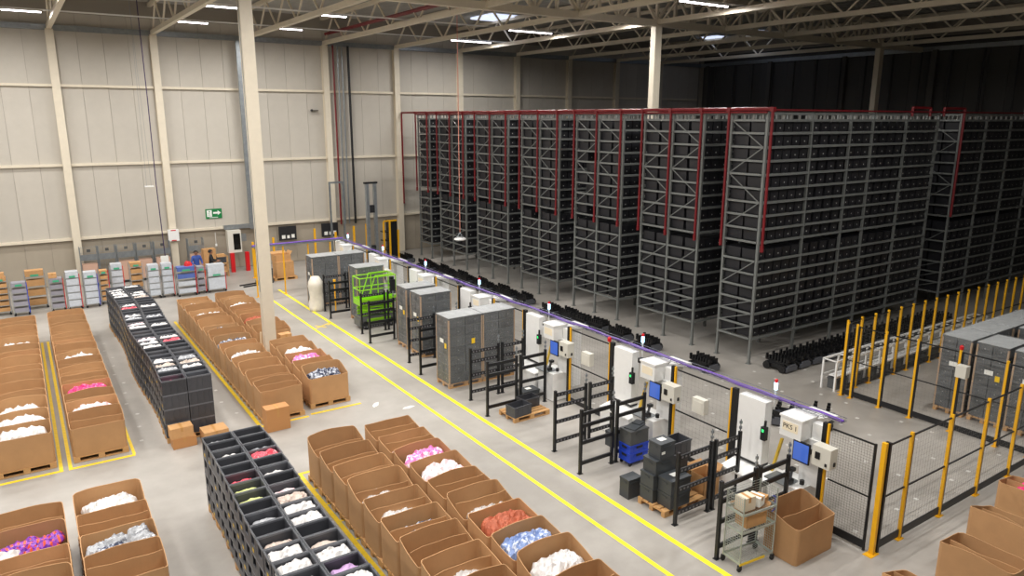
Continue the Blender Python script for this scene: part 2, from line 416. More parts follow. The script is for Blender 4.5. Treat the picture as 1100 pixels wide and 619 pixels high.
# sprinkler pipework in front of the racks
sp = thing('sprinkler_pipe', 'red sprinkler pipe with drops along the front of the racks', 'pipe', (19.88, 0, 0))
MB().cyl((0,14.9,8.5), (0,41.6,8.5), .06).build('header_pipe', m_red, sp)
MB().cyl((0,15.15,8.4), (0,39.8,8.4), .03).build('branch_pipe', m_red, sp)
drop = MB().cyl((0,0,4.0), (0,0,8.48), .045).box(-.07,.07,-.07,.07,8.42,8.56).cyl((0,0,3.95),(0,0,4.15),.06).mesh('drop_pipe', m_red)
dy = []
for ys in RY: dy += list(ys)
for y in [14.95]+dy[1:]: place('drop_pipe', drop, sp, (0, y, 0))
MB().tube([(0,41.6,8.5),(0,41.6,3.0)], .05).build('riser_pipe', m_red, sp)
s2 = MB().cyl((20.1,15.1,8.47), (41.6,15.1,8.47), .028).build('sprinkler_branch_pipe', m_red); tag(s2, 'thin red pipe along the top of the nearest rack side', 'pipe')
for i, (xa, xb) in enumerate(((28.4,29.7),(30.75,32.4))):
    o = MB().tube([(xa,15.12,8.3),(xa,15.12,8.62),(xb,15.12,8.62),(xb,15.12,4.2 if i else 8.3)], .05).build('sprinkler_loop_pipe', m_red)
    tag(o, ('small red pipe loop on top of the nearest rack', 'red pipe arch over the gap between two racks')[i], 'pipe')

# ------------------------------------------------------------------ floor lines
def line(name, x0, x1, y0, y1, label, mt=None):
    o = MB().box(x0, x1, y0, y1, 0, .004).build(name, mt or m_line); tag(o, label, 'floor line', 'painted floor lines'); return o
line('floor_line', 9.03, 9.13, 2, 35.2, 'long yellow walkway line beside the cardboard boxes')
line('floor_line', 9.9, 10.02, 2, 35.2, 'long yellow walkway line beside the black racks')
line('floor_line', 4.62, 4.72, 19.1, 31.8, 'yellow line along the far double row of pallet boxes', m_line2)
line('floor_line', 4.62, 4.72, 6, 15.95, 'yellow line along the near double row of pallet boxes', m_line2)
line('floor_line', 4.72, 6.0, 19.1, 19.2, 'short yellow line at the front of the far left pallet column', m_line2)
line('floor_line', 6.1, 7.6, 19.2, 19.3, 'short yellow line at the front of the far right pallet column', m_line2)
line('floor_line', 4.72, 4.98, 15.85, 15.95, 'short yellow line closing the near pallet rows', m_line2)
line('floor_line', -2.6, .06, 19.12, 19.22, 'yellow line before the leftmost pallet boxes', m_line2)
line('floor_line', .17, 1.6, 19.12, 19.22, 'yellow line before the second column of pallet boxes', m_line2)
line('floor_line', -.02, .06, 19.22, 31.4, 'yellow line down the right side of the leftmost boxes', m_line2)
line('floor_line', .17, .25, 19.22, 31.4, 'yellow line down the left side of the second box column', m_line2)
line('floor_line', 1.55, 1.62, 19.22, 31.4, 'yellow line down the right side of the second box column', m_line2)
for i in range(4): line('floor_line', 4.72, 4.86, 15.0-.82*i*1.0, 15.06-.82*i, 'short amber tick beside the near row of boxes, %s from the back' % ORD[i], m_line2)
mk = MB().box(-.5,.5,-.035,.035,0,.004).box(-.22,-.15,-.26,.26,0,.0041).box(.1,.3,-.16,-.09,0,.004).mesh('floor_sign', m_line2)
o = place('floor_sign', mk, None, (8.0+1.58, 27.9, 0), .6); tag(o, 'small yellow walking figure mark between the walkway lines', 'floor mark')
mkw = MB().add([(-.2,-.04,.003),(-.02,-.1,.003),(.22,-.02,.003),(.12,.07,.003),(-.1,.05,.003)], [(0,1,2,3,4)]).mesh('floor_scuff', m_label)
for i, (x, y) in enumerate(((8.62,18.2),(8.2,31.9),(7.9,18.9))):
    o = place('floor_sticker', mkw, None, (x, y, 0), .4*i); tag(o, ('white sticker on the floor before the walkway near the wrapped totes','white sticker on the floor near the steel column','white sticker on the floor by the front pallet box')[i], 'sticker')
fm = MB().box(-.045,.045,-.045,.045,0,.003).mesh('floor_marker', mat('marker_grey', (205,203,198), .6))
for i in range(11):
    for j in range(11):
        x = 13.3+.8*i*.98; y = 7.2+.66*j*1.25
        if x > 21.5 or (i+2*j) % 3 == 1: continue
        if x > 19.7 and y < 12.7: continue
        if x < 14.3 and (y-7.9) % 4.12 < 2.2: continue
        o = place('floor_marker', fm, None, (x, y, 0)); tag(o, 'tiny white square guide marker stuck on the robot floor', 'marker', 'robot floor markers')
for i, (x, y) in enumerate([(1.85, 20.0+1.0*k) for k in range(11)]+[(4.2,20.5+1.1*k) for k in range(9)]):
    o = place('floor_chip', fm, None, (x+.08*(i % 3), y, 0), .5*i); tag(o, 'small white scrap on the floor beside the black tote rows', 'scrap', 'white floor scraps')

# ------------------------------------------------------------------ pallets, boxes, garments
def pallet_parts(sx=1.2, sy=.8):
    P = {}
    P['deck_board'] = MB().box(-sx/2, sx/2, -.06, .06, .122, .144).mesh('deck_board', m_wood)
    P['block'] = MB().box(-.07, .07, -.05, .05, .022, .1).mesh('block', m_wood)
    P['stringer_board'] = MB().box(-.07, .07, -sy/2, sy/2, .1, .122).mesh('stringer_board', m_wood)
    P['bottom_board'] = MB().box(-sx/2, sx/2, -.05, .05, 0, .022).mesh('bottom_board', m_wood)
    return P
PP = pallet_parts()
pmb = MB()
for y in (-.34,-.17,0,.17,.34): pmb.box(-.6,.6,y-.06,y+.06,.122,.144)
for x in (-.53,0,.53):
    pmb.box(x-.07,x+.07,-.4,.4,.1,.122)
    for y in (-.35,0,.35): pmb.box(x-.07,x+.07,y-.05,y+.05,.022,.1)
for y in (-.35,0,.35): pmb.box(-.6,.6,y-.05,y+.05,0,.022)
pal_mesh = pmb.mesh('pallet', m_wood)
def pallet(x, y, label, group='wooden pallets', full=False, rz=0):
    if not full:
        return tag(place('wooden_pallet', pal_mesh, None, (x, y, 0), rz), label, 'pallet', group)
    r = thing('wooden_pallet', label, 'pallet', (x, y, 0), rz, group)
    for yy in (-.34,-.17,0,.17,.34): place('deck_board', PP['deck_board'], r, (0,yy,0))
    for xx in (-.53,0,.53):
        place('stringer_board', PP['stringer_board'], r, (xx,0,0))
        for yy in (-.35,0,.35): place('block', PP['block'], r, (xx,yy,0))
    for yy in (-.35,0,.35): place('bottom_board', PP['bottom_board'], r, (0,yy,0))
    return r
def carton_mesh(w, d, hf, hb, seed, r=.07, wav=.016, th=.012):
    rnd = random.Random(seed)
    pts = []
    def arc(cx, cy, a0):
        for k in range(4):
            a = a0+math.pi/2*k/3; pts.append((cx+r*math.cos(a), cy+r*math.sin(a)))
    hw, hd = w/2, d/2
    arc(hw-r, hd-r, 0)
    for k in range(1, 6): pts.append((hw-r-(w-2*r)*k/6, hd))
    arc(-hw+r, hd-r, math.pi/2)
    for k in range(1, 4): pts.append((-hw, hd-r-(d-2*r)*k/4))
    arc(-hw+r, -hd+r, math.pi)
    for k in range(1, 6): pts.append((-hw+r+(w-2*r)*k/6, -hd))
    arc(hw-r, -hd+r, 1.5*math.pi)
    for k in range(1, 4): pts.append((hw, -hd+r+(d-2*r)*k/4))
    n = len(pts); ph = [rnd.uniform(0, 6.28) for _ in range(4)]
    lift = rnd.uniform(.0, .07)
    b = MB(); vo = []; top = []
    for i, (x, y) in enumerate(pts):
        t = (y+hd)/d
        h = hf+(hb-hf)*(t**1.3)
        a = i/n*6.283
        h += wav*math.sin(3*a+ph[0])*.5+wav*.4*math.sin(7*a+ph[1])
        if y > hd-.01: h += lift*(1-(x/hw)**2)
        bx = .012*(1-(x/hw)**2)*(1 if y > 0 else -1) if abs(y) > hd-.01 else 0
        by = .012*(1-(y/hd)**2)*(1 if x > 0 else -1) if abs(x) > hw-.01 else 0
        top.append((x+by, y+bx, h))
    for (x, y), (tx, ty, h) in zip(pts, top):
        vo += [(x, y, 0), ((x+tx)/2, (y+ty)/2, h*.5), (tx, ty, h)]
    s = lambda x, L: x*(1-2*th/L)
    vi = []
    for (x, y), (tx, ty, h) in zip(pts, top):
        vi += [(s(tx, w), s(ty, d), h), (s(x, w), s(y, d), .015)]
    fs = []
    for i in range(n):
        j = (i+1) % n
        fs += [(3*i, 3*j, 3*j+1, 3*i+1), (3*i+1, 3*j+1, 3*j+2, 3*i+2)]
        o = 3*n
        fs += [(3*i+2, 3*j+2, o+2*j, o+2*i), (o+2*i, o+2*j, o+2*j+1, o+2*i+1)]
    fs.append([3*i for i in range(n)][::-1]); fs.append([3*n+2*i+1 for i in range(n)])
    b.add(vo+vi, fs)
    me = b.mesh('carton_walls', m_card)
    return me
CART = []
for s in range(9):
    rr = random.Random(s+50)
    hf, hb = rr.uniform(.7,.78), rr.uniform(.84,.95)
    CART.append((carton_mesh(1.17, .765, hf, hb, s), hf, hb))
def divider_mesh(w, h, seed):
    rnd = random.Random(seed); n = 10; b = MB(); ph = rnd.uniform(0, 6); vs = []
    for i in range(n+1):
        x = -w/2+w*i/n; y = .035*math.sin(i/n*math.pi*1.5+ph); z = h+.01*math.sin(i*1.1+ph)
        vs += [(x, y-.005, .02), (x, y-.005, z), (x, y+.005, z), (x, y+.005, .02)]
    fs = []
    for i in range(n):
        for k in range(4): fs.append((4*i+k, 4*i+4+k, 4*i+4+(k+1) % 4, 4*i+(k+1) % 4))
    fs += [(0,1,2,3), (4*n+3,4*n+2,4*n+1,4*n)]
    b.add(vs, fs); return b.mesh('divider_panel', m_card)
DIV = [divider_mesh(1.12, .77+.02*k, k) for k in range(5)]
def heap(w, d, h, seed, mt, label, loc, rz=0, name='garment_pile', cat='clothes', base=.25, nx=22, ny=15, rough=1.0, group=None, full=False):
    rnd = random.Random(seed); off = Vector((rnd.uniform(0,50), rnd.uniform(0,50), 0)); b = MB(); vs = []; fs = []
    for j in range(ny+1):
        for i in range(nx+1):
            u = i/nx*2-1; v = j/ny*2-1
            sr = (abs(u)**3+abs(v)**3)**(1/3); th = math.atan2(v, u)
            Rn = min(1, .86+.26*noise.noise(Vector((math.cos(th)*1.7, math.sin(th)*1.7, seed*.37))))
            if full: sr = max(abs(u), abs(v)); Rn = 1
            if sr > Rn: u *= Rn/sr; v *= Rn/sr
            e = max(0, 1-min(1, sr/Rn)**4)
            p = Vector((u*w*2.2, v*d*2.2, 0))+off
            vd = noise.voronoi(p*2.6)[0]; f1 = vd[1]-vd[0]
            nz = noise.noise(p*1.6)*.8+min(.6, f1)*1.0*rough+abs(noise.noise(p*5))*.35*rough+noise.noise(p*11)*.14*rough-.15
            z = base*e**.4*.4+h*(.5+nz)*e**.5
            vs.append((u*w/2+.02*noise.noise(p*4), v*d/2+.02*noise.noise(p*4+Vector((9,9,9))), max(0, z)))
    W = nx+1
    for j in range(ny):
        for i in range(nx): fs.append((j*W+i, j*W+i+1, (j+1)*W+i+1, (j+1)*W+i))
    nb = len(vs); ring = [i for i in range(W)]+[j*W+nx for j in range(1, ny+1)]+[ny*W+i for i in range(nx-1, -1, -1)]+[j*W for j in range(ny-1, 0, -1)]
    vs += [(vs[k][0]*.98, vs[k][1]*.98, -.03) for k in ring]; m_ = len(ring)
    for k in range(m_): fs.append((ring[(k+1) % m_], ring[k], nb+k, nb+(k+1) % m_))
    fs.append([nb+k for k in range(m_)][::-1])
    b.add(vs, fs)
    o = b.build(name, mt, None, loc, rz); return tag(o, label, cat, group)
PZ = .144
def carton(x, y, label, var, rz=0, fill=None, filldesc=None, fz=.5, fw=1.0, fd=.6, div=True, z=PZ, group='cardboard pallet boxes', h=.14, dx=0, dy_=0):
    me, hf, hb = CART[var % len(CART)]
    r = thing('pallet_box', label, 'box', (x, y, z), rz, group)
    place('walls', me, r)
    if div: place('divider_panel', DIV[var % 5], r, (0, random.Random(var).uniform(-.06,.02), 0))
    if fill:
        heap(fw, fd, h, var*7+int(x*10)+int(y*3), fill, filldesc+' inside the '+label.split(',')[0].replace('open cardboard ', '')+',' + ','.join(label.split(',')[1:]) if False else filldesc, (x+dx, y+dy_, z+fz), rz, group='clothes in the pallet boxes')
    return r
FD = {'w':(m_pwhite,'white plastic wrapped garments'), 'p':(m_pink,'magenta and white bagged garments'), 'h':(m_hot,'hot pink bagged garments'), 'c':(m_coral,'coral red bagged garments'), 'a':(m_pale,'pale pink bagged garments'),
      'g':(m_grey,'crumpled grey plastic garment bags'), 'd':(m_denim,'navy striped bagged garments'), 'b':(m_lblue,'light blue folded garments'), 'o':(m_orange,'rust orange garments'), 'l':(m_lilac,'lilac folded garments'), 'y':(m_lime,'pale lime garments'), 'm':(m_beigeg,'mixed beige garments'), 'x':(m_plaid,'purple and orange plaid shirts in clear bags')}
def row(xc, ys, fills, rowname, end, vseed, full=(), backward=False):
    for i, y in enumerate(ys):
        f = fills[i] if i < len(fills) else '.'
        where = '%s from %s, %s' % (ORD[i], end, rowname)
        carton(xc, y, 'open cardboard pallet box, '+where, vseed+i*5+i//3, rz=(math.pi if False else 0),
               fill=FD[f.lower()][0] if f != '.' else None, filldesc=(FD[f.lower()][1]+' in box '+where) if f != '.' else None,
               fz=.62 if f.isupper() else .5, fw=1.12 if f.isupper() else .95, fd=.71 if f.isupper() else .5, div=not f.isupper(), h=.13 if f.isupper() else .1, dy_=0 if f.isupper() else .02, dx=0 if f.isupper() else .08*((i % 3)-1))
        pallet(xc, y, 'wooden pallet under box '+where, full=i in full)
row(.9, [19.85+.81*i for i in range(15)], '.A.H.w.W.agw.w.', 'second column', 'front', 1, full=(0,))
row(-.65, [19.85+.81*i for i in range(15)], 'WWWw.wmwawWw.w.', 'leftmost column', 'front', 4, full=(0,))
row(5.35, [19.7+.81*i for i in range(15)], '...wW.D.Dw.W.Ww', 'column beside far black totes', 'front', 2, full=(0,))
row(6.82, [20.0+.81*i for i in range(5)], 'D.PWg', 'far column beside walkway', 'front', 3, full=(0,))
row(6.82, [25.4+.81*i for i in range(8)], 'gbO.oWW.', 'row behind the steel column', 'front', 6)
row(5.35, [15.1-.81*i for i in range(11)], '..wwwd.w.g.', 'column beside near black totes', 'back', 5, full=(0,1,2))
row(6.76, [15.15-.81*i for i in range(12)], '.aPA.wOBW.w..', 'near column beside walkway', 'back', 8)
row(.72, [15.05-.81*i for i in range(4)], 'W.G.', 'lower left inner column', 'back', 3, full=(0,))
row(-.63, [14.95-.81*i for i in range(4)], '.Xaw', 'lower left outer column', 'back', 7, full=(0,))
# boxes on the right, by the outer fence
for i, (x, y, rz, f, lb) in enumerate(((13.0,4.75,math.pi/2,None,'open cardboard pallet box with a yellow dot at the lower right'), (14.5,4.95,math.pi/2-.06,'d','open round cornered pallet box with dark bags at the lower right'), (16.25,5.2,math.pi/2,'h','open cardboard pallet box with hot pink bags at the right edge'), (11.15,4.75,math.pi/2,None,'open cardboard pallet box at the bottom edge right of the walkway'))):
    carton(x, y, lb, 20+i, rz, FD[f][0] if f else None, (FD[f][1]+' in the box at the right edge') if f else None, fz=.6 if f == 'h' else .45, group=None, fd=.5, fw=.9)
    pallet(x, y, 'wooden pallet under the %s' % lb.replace('open ', '').replace('cardboard ', ''), rz=rz)
o = MB().cyl((0,0,0),(-.006,0,0),.05,10).build('yellow_dot_sticker', m_ylabel, None, (12.595,4.6,.62)); tag(o, 'yellow dot sticker on the lower right pallet box', 'sticker')

# ------------------------------------------------------------------ black tote stacks
bt = MB(); w_, d_, h_ = .592/2, .392/2, .385
bt.box(-w_,w_,-d_,d_,.0,.02)
bt.box(-w_,w_,-d_,-d_+.018,.02,h_).box(-w_,w_,d_-.018,d_,.02,h_).box(w_-.018,w_,-d_+.018,d_-.018,.02,h_)
bt.box(-w_,-w_+.018,-d_+.018,d_-.018,.02,.15).box(-w_,-w_+.018,-d_+.018,d_-.018,.33,h_).box(-w_,-w_+.018,-d_+.018,-d_+.1,.15,.33).box(-w_,-w_+.018,d_-.1,d_-.018,.15,.33)
for x in (-.22,-.075,.075,.22): bt.box(x-.012,x+.012,-d_-.01,-d_,.05,.34)
bt.cur = 1; bt.box(-w_-.003,w_+.003,-d_-.003,-d_+.02,h_-.035,h_).box(-w_-.003,w_+.003,d_-.02,d_+.003,h_-.035,h_).box(-w_-.003,-w_+.02,-d_,d_,h_-.035,h_).box(w_-.02,w_+.003,-d_,d_,h_-.035,h_)
btm = bt.mesh('stacking_tote', [m_tote, mat('tote_rim', (104,106,112), .4, objvar=.1)])
tagm = MB().box(-w_-.006,-w_-.003,-.05,.04,.04,.1).mesh('tag', m_tag)
def tote_rows(x0, y0, sgn, n, wname, seed, tops):
    rnd = random.Random(seed)
    for i in range(n):
        y = y0+sgn*.405*i; sway = .05*math.sin(i*.35+seed)
        for c in range(2):
            for k in range(4):
                o = place('stacking_tote', btm, None, (x0+.61*c+sway, y, PZ+h_*k+.002))
                tag(o, 'black stacking tote, %s layer, %s row, %s from the %s of the %s stack' % (('bottom','second','third','top')[k], ('left','right')[c], ORD[i], 'front' if sgn > 0 else 'back', wname), 'tote', 'totes of the %s stack' % wname)
                if c == 0 and rnd.random() < .5: place('tag', tagm, o)
                if c == 0 and k < 3 and rnd.random() < .4:
                    f = rnd.choice('wwgaml'); heap(.34, .26, .06, seed*99+i*7+k, FD[f][0], FD[f][1]+' in %s layer, %s from %s, %s stack' % (('bottom','second','third','top')[k], ORD[i], 'front' if sgn > 0 else 'back', wname), (x0+sway-.05, y, PZ+h_*k+.05), base=.2, nx=7, ny=5, group='side clothes of the %s stack' % wname)
            f = tops[c][i] if i < len(tops[c]) else '.'
            if f != '.':
                heap(.545, .345, .055 if f.islower() else .09, seed*31+i*3+c, FD[f.lower()][0], FD[f.lower()][1]+', %s tote from %s, %s row of %s stack' % (ORD[i], 'front' if sgn > 0 else 'back', ('left','right')[c], wname), (x0+.61*c+sway, y, PZ+h_*3+(.19 if f.islower() else .26)), base=.16, nx=15, ny=10, rough=.8, full=f.isupper())
    np_ = int(math.ceil(n/2))
    for i in range(np_): pallet(x0+.305+.05*math.sin(2*i*.35+seed), y0+sgn*(.2+.81*i), 'wooden pallet under the %s black tote stack, %s from the %s' % (wname, ORD[i], 'front' if sgn > 0 else 'back'), 'pallets under the %s stack' % wname)
tote_rows(2.68, 19.6, 1, 31, 'far', 0, ('h.GMWgw.WWAwm.WA.GW.wCWww.WWWWwWG', 'g.WMGww..CWg..W..G..wW...MWW..W..'))
tote_rows(2.78, 15.15, -1, 17, 'near', 1, ('g.w..cyy.g.mWWg..w', '..gC.w.aMWW.mWlWwh.'))
# ------------------------------------------------------------------ fences
def wire(b, p, q, z0, z1, s=.075, t=.0016):
    p = Vector(p); q = Vector(q); L = (q-p).length; d = (q-p)/L
    n = int(L/s)
    for i in range(n+1):
        e = p+d*(L*i/n); b.bar((e.x, e.y, z0), (e.x, e.y, z1), t, t, caps=False)
    m_ = int((z1-z0)/s)
    for i in range(m_+1):
        z = z0+(z1-z0)*i/m_; b.bar((p.x, p.y, z), (q.x, q.y, z), t, t, caps=False)
m_wire = mat('mesh_wire', (120,118,112), .5)
post_m = MB().box(-.027,.027,-.03,.03,.012,2.3).box(-.1,.1,-.06,.06,0,.012).mesh('post', m_yellow)
postb_m = MB().box(-.03,.03,-.03,.03,.0,2.3).mesh('post', m_black)
def fence(name, label, pts, h=2.25, blackside=(0,.075), s=.1, beacon=None, cat='fence', bottom=.16, skip=(), posts=True, corner=False):
    r = thing(name, label, cat, (pts[0][0], pts[0][1], 0))
    P = [Vector((x-pts[0][0], y-pts[0][1], 0)) for x, y in pts]
    for p in P:
        if posts and not (corner and p.length < .01): place('post', post_m, r, (p.x, p.y, 0))
    for i, (a, b) in enumerate(zip(P[:-1], P[1:])):
        if i in skip: continue
        d = (b-a).normalized(); a2 = a+d*.04; b2 = b-d*.04
        for z, w_ in ((h-.02, .03), (1.15, .025), (.06+bottom/2, bottom)):
            MB().bar((a2.x,a2.y,z), (b2.x,b2.y,z), .025, w_).build('rail', m_black, r)
        wm = MB(); wire(wm, a2, b2, .15, h-.04, s, .0016 if posts else .0035)
        part(wm.build('wire_mesh', m_wire, r), 'black wire mesh infill', 'stuff')
        q = a2+d*.02; MB().box(q.x-.02,q.x+.02,q.y-.02,q.y+.02,.02,h).build('frame_stile', m_black, r)
    return r
outer = fence('safety_fence', 'yellow posted black mesh fence along the lower right walkway', [(12.88,6.57),(13.78,6.57),(15.34,6.57),(16.93,6.57),(18.5,6.57),(20.05,6.57),(21.6,6.57),(23.2,6.57)], corner=True)
fence('safety_fence', 'black mesh cage panel with thick corner post beside picking station one', [(12.78,6.66),(12.78,7.64)], s=.055, posts=False)
MB().box(-.036,.036,-.045,.045,.012,2.32).box(-.16,.12,-.09,.09,0,.012).build('corner_post', m_yellow, outer, (-.06, 0, 0)); MB().box(-.03,.03,-.05,.05,0,2.3).build('corner_stile', m_black, outer, (.07, 0, 0))
inner = fence('safety_fence', 'yellow posted mesh fence in front of the right hand wrapped loads', [(20.05,11.8),(20.05,11.5),(20.05,10.62),(20.05,9.72),(20.05,8.62),(20.05,7.5),(20.05,6.75)])
MB().box(-.25,-.03,-.13,.13,0,.32).build('control_box', m_beige, inner, (-.02, -3.35, 1.62))
MB().lathe((0,-3.18,2.3), [(.045,0),(.05,.02),(.05,.09),(.02,.12)], 10).build('red_beacon', m_redpost, inner)
fence('safety_fence', 'long mesh fence with many yellow posts along the white bench', [(20.25+.74*i, 11.93) for i in range(20)], s=.1)

# ------------------------------------------------------------------ picking stations
SP = 4.12
m_green_l = mat('green_indicator', (60,230,120), .4, emit=(60,240,120), es=1.2)
m_bl_l = mat('white_signal', (210,235,255), .4, emit=(170,220,255), es=4)
m_rd_l = mat('red_signal', (210,30,40), .4, emit=(230,30,50), es=.15)
tray_b = MB()
sm = {}
def M_(key, fn):
    if key not in sm: sm[key] = fn()
    return sm[key]
for k in range(7):
    y0 = 7.73+SP*k
    nm = ('nearest to the mesh cage' if k == 0 else '%s from the mesh cage' % ORD[k])
    S = thing('picking_station', 'white robot picking station with sign box and tall panel, '+nm, 'station', (12.78, y0, 0), 0, 'picking stations')
    place('post', M_('yp', lambda: MB().box(-.02,.03,-.022,.022,0,2.3).mesh('post', m_yellow)), S, (0, -.04, 0))
    place('post', M_('bp', lambda: MB().box(-.03,.05,-.04,.04,0,2.3).mesh('post', m_black)), S, (0, .04, 0))
    place('post', M_('yp', None), S, (0, 2.37, 0)); place('post', M_('bp2', lambda: MB().box(-.04,.06,-.06,.06,0,2.32).mesh('post', m_black)), S, (0, 2.27, 0))
    place('mast', M_('mast', lambda: MB().box(-.04,.2,.08,.5,.86,1.86).box(.0,.2,.1,.32,1.86,2.2).mesh('mast', m_white)), S)
    sb = place('sign_box', M_('sb', lambda: MB().box(-.33,.17,.34,.84,1.85,2.28).box(-.35,.19,.32,.86,2.26,2.3).mesh('sign_box', m_white)), S)
    place('sign_plate', M_('spl', lambda: MB().box(-.336,-.33,.42,.78,1.98,2.18).mesh('sign_plate', mat('cream_sign', (244,232,206), .5))), sb)
    mo = place('monitor', M_('mo', lambda: MB().box(-.33,-.29,.12,.5,1.42,1.86).box(-.28,.02,.24,.36,1.55,1.65).mesh('monitor', m_black)), S)
    place('screen', M_('sc', lambda: MB().box(-.335,-.33,.14,.48,1.45,1.83).mesh('screen', m_screen)), mo)
    cbx = place('control_box', M_('cb', lambda: MB().box(-.34,-.1,-.34,.06,1.5,1.92).box(-.1,-.02,-.2,0,1.6,1.8).mesh('control_box', m_beige)), S)
    place('switch', M_('sw', lambda: MB().box(-.36,-.34,-.28,-.24,1.56,1.62).box(-.36,-.34,-.12,-.02,1.66,1.8).box(-.22,-.17,-.36,-.34,1.56,1.64).mesh('switch', m_black)), cbx)
    place('cabinet', M_('cab', lambda: MB().box(-.42,.2,.22,.95,.02,.86).mesh('cabinet', m_white)), S)
    place('worktop', M_('wt', lambda: MB().box(-.52,-.1,.45,.98,.86,.89).mesh('worktop', m_galv)), S)
    place('scanner', M_('scn', lambda: MB().box(-.42,-.3,.42,.52,.9,1.0).bar((-.36,.47,1.0),(-.28,.5,1.16),.05).box(-.32,-.2,.46,.56,1.13,1.2).cyl((-.2,.3,.9),(-.2,.3,.99),.05).mesh('scanner', m_black)), S)
    place('bench', M_('bn', lambda: MB().box(-.5,.2,1.0,2.12,.02,.62).add([(-.52,1.0,.62),(.2,1.0,.74),(.2,2.14,.74),(-.52,2.14,.62),(-.52,1.0,.66),(.2,1.0,.78),(.2,2.14,.78),(-.52,2.14,.66)], [(0,3,2,1),(4,5,6,7),(0,1,5,4),(1,2,6,5),(2,3,7,6),(3,0,4,7)]).mesh('bench', m_white)), S)
    place('tall_panel', M_('tp', lambda: MB().box(-.08,.16,1.4,2.1,.82,2.27).mesh('tall_panel', m_white)), S)
    place('panel_foot', M_('pf', lambda: MB().box(-.085,.165,1.395,2.105,.78,.83).mesh('panel_foot', m_black)), S)
    rd = place('reader', M_('rd', lambda: MB().box(-.16,-.06,1.3,1.42,1.45,1.75).box(-.14,-.1,1.32,1.36,1.75,1.9).mesh('reader', m_slot)), S)
    place('green_light', M_('gl', lambda: MB().box(-.165,-.155,1.34,1.39,1.64,1.7).mesh('green_light', m_green_l)), rd)
    place('striped_guard', M_('sg', lambda: MB().bar((.05,1.2,.75),(.2,1.12,1.5),.06,.05).mesh('striped_guard', m_tag)), S)
    place('rear_canopy', M_('rc', lambda: MB().add([(.17,.4,2.12),(1.0,.35,2.02),(1.0,1.0,2.02),(.17,.95,2.12),(.17,.4,2.2),(1.0,.35,2.1),(1.0,1.0,2.1),(.17,.95,2.2)], [(0,3,2,1),(4,5,6,7),(0,1,5,4),(1,2,6,5),(2,3,7,6),(3,0,4,7)]).box(.55,.85,.5,.85,.2,2.04).mesh('rear_canopy', m_white)), S)
    place('camera_arm', M_('ca', lambda: MB().bar((-.1,1.0,2.2),(.3,.8,2.3),.08,.06).box(-.18,-.05,.95,1.1,2.12,2.24).mesh('camera_arm', m_black)), S)
    sg = place('signal_tower', M_('st', lambda: MB().cyl((.36,1.5,2.0),(.36,1.5,2.48),.02).mesh('signal_tower', m_white)), S)
    place('white_lamp', M_('wl', lambda: MB().cyl((.36,1.5,2.46),(.36,1.5,2.62),.04,10).mesh('white_lamp', m_bl_l)), sg)
    place('red_lamp', M_('rl', lambda: MB().cyl((.36,1.5,2.62),(.36,1.5,2.69),.035,10).mesh('red_lamp', m_rd_l)), sg)
    # mesh panel to the next station
    if k < 6:
        F = thing('gate_panel', 'black framed mesh panel between picking stations, %s from the mesh cage' % ORD[k], 'fence', (12.78, y0+2.43, 0), 0, 'mesh panels between stations')
        for z, hh in ((2.24, .03), (1.2, .03), (.1, .12)): place('rail', M_('r%s' % z, lambda: MB().box(-.012,.012,0,1.58,z-hh/2,z+hh/2).mesh('rail', m_black)), F)
        part(place('wire_mesh', M_('wm', lambda: (lambda b: (wire(b, (0,0,0), (0,1.58,0), .14, 2.22, .11), b)[1])(MB()).mesh('wire_mesh', m_wire)), F), None, 'stuff')
        if k == 1:
            MB().lathe((-.02,-.05,2.32), [(.05,0),(.055,.02),(.055,.1),(.02,.13)], 10).build('red_beacon', m_redpost, F)
    if k in (1, 2):
        o = MB().box(-.14,.02,-.2,.16,0,.36).box(-.15,-.14,-.15,.1,.05,.3).build('control_box', m_beige, None, (12.72, y0-.95, 1.45)); tag(o, 'pale control box fixed to the mesh panel below picking station %s' % ('two','three')[k-1], 'control box')
# lettering on the nearest sign
def text_mesh(body, size, mt, name, M, parent=None, ext=.002):
    cu = bpy.data.curves.new(name, 'FONT'); cu.body = body; cu.size = size; cu.extrude = ext; cu.align_x = 'CENTER'; cu.align_y = 'CENTER'
    to = bpy.data.objects.new('tmp', cu); COL.objects.link(to)
    dg = bpy.context.evaluated_depsgraph_get(); me = bpy.data.meshes.new_from_object(to.evaluated_get(dg)); bpy.data.objects.remove(to)
    me.materials.clear(); me.materials.append(mt); o = place(name, me, parent); o.matrix_local = M; return o
MX = Matrix(((0,0,-1,0),(-1,0,0,0),(0,1,0,0),(0,0,0,1)))      # facing -X
MY = Matrix(((1,0,0,0),(0,0,-1,0),(0,1,0,0),(0,0,0,1)))       # facing -Y
sign0 = [o for o in COL.objects if o.name == 'sign_plate'][0]
text_mesh('PKS 1', .14, mat('dark_ink', (60,52,46), .6), 'lettering', Matrix.Translation((-.339,.6,2.08)) @ MX, sign0.parent)
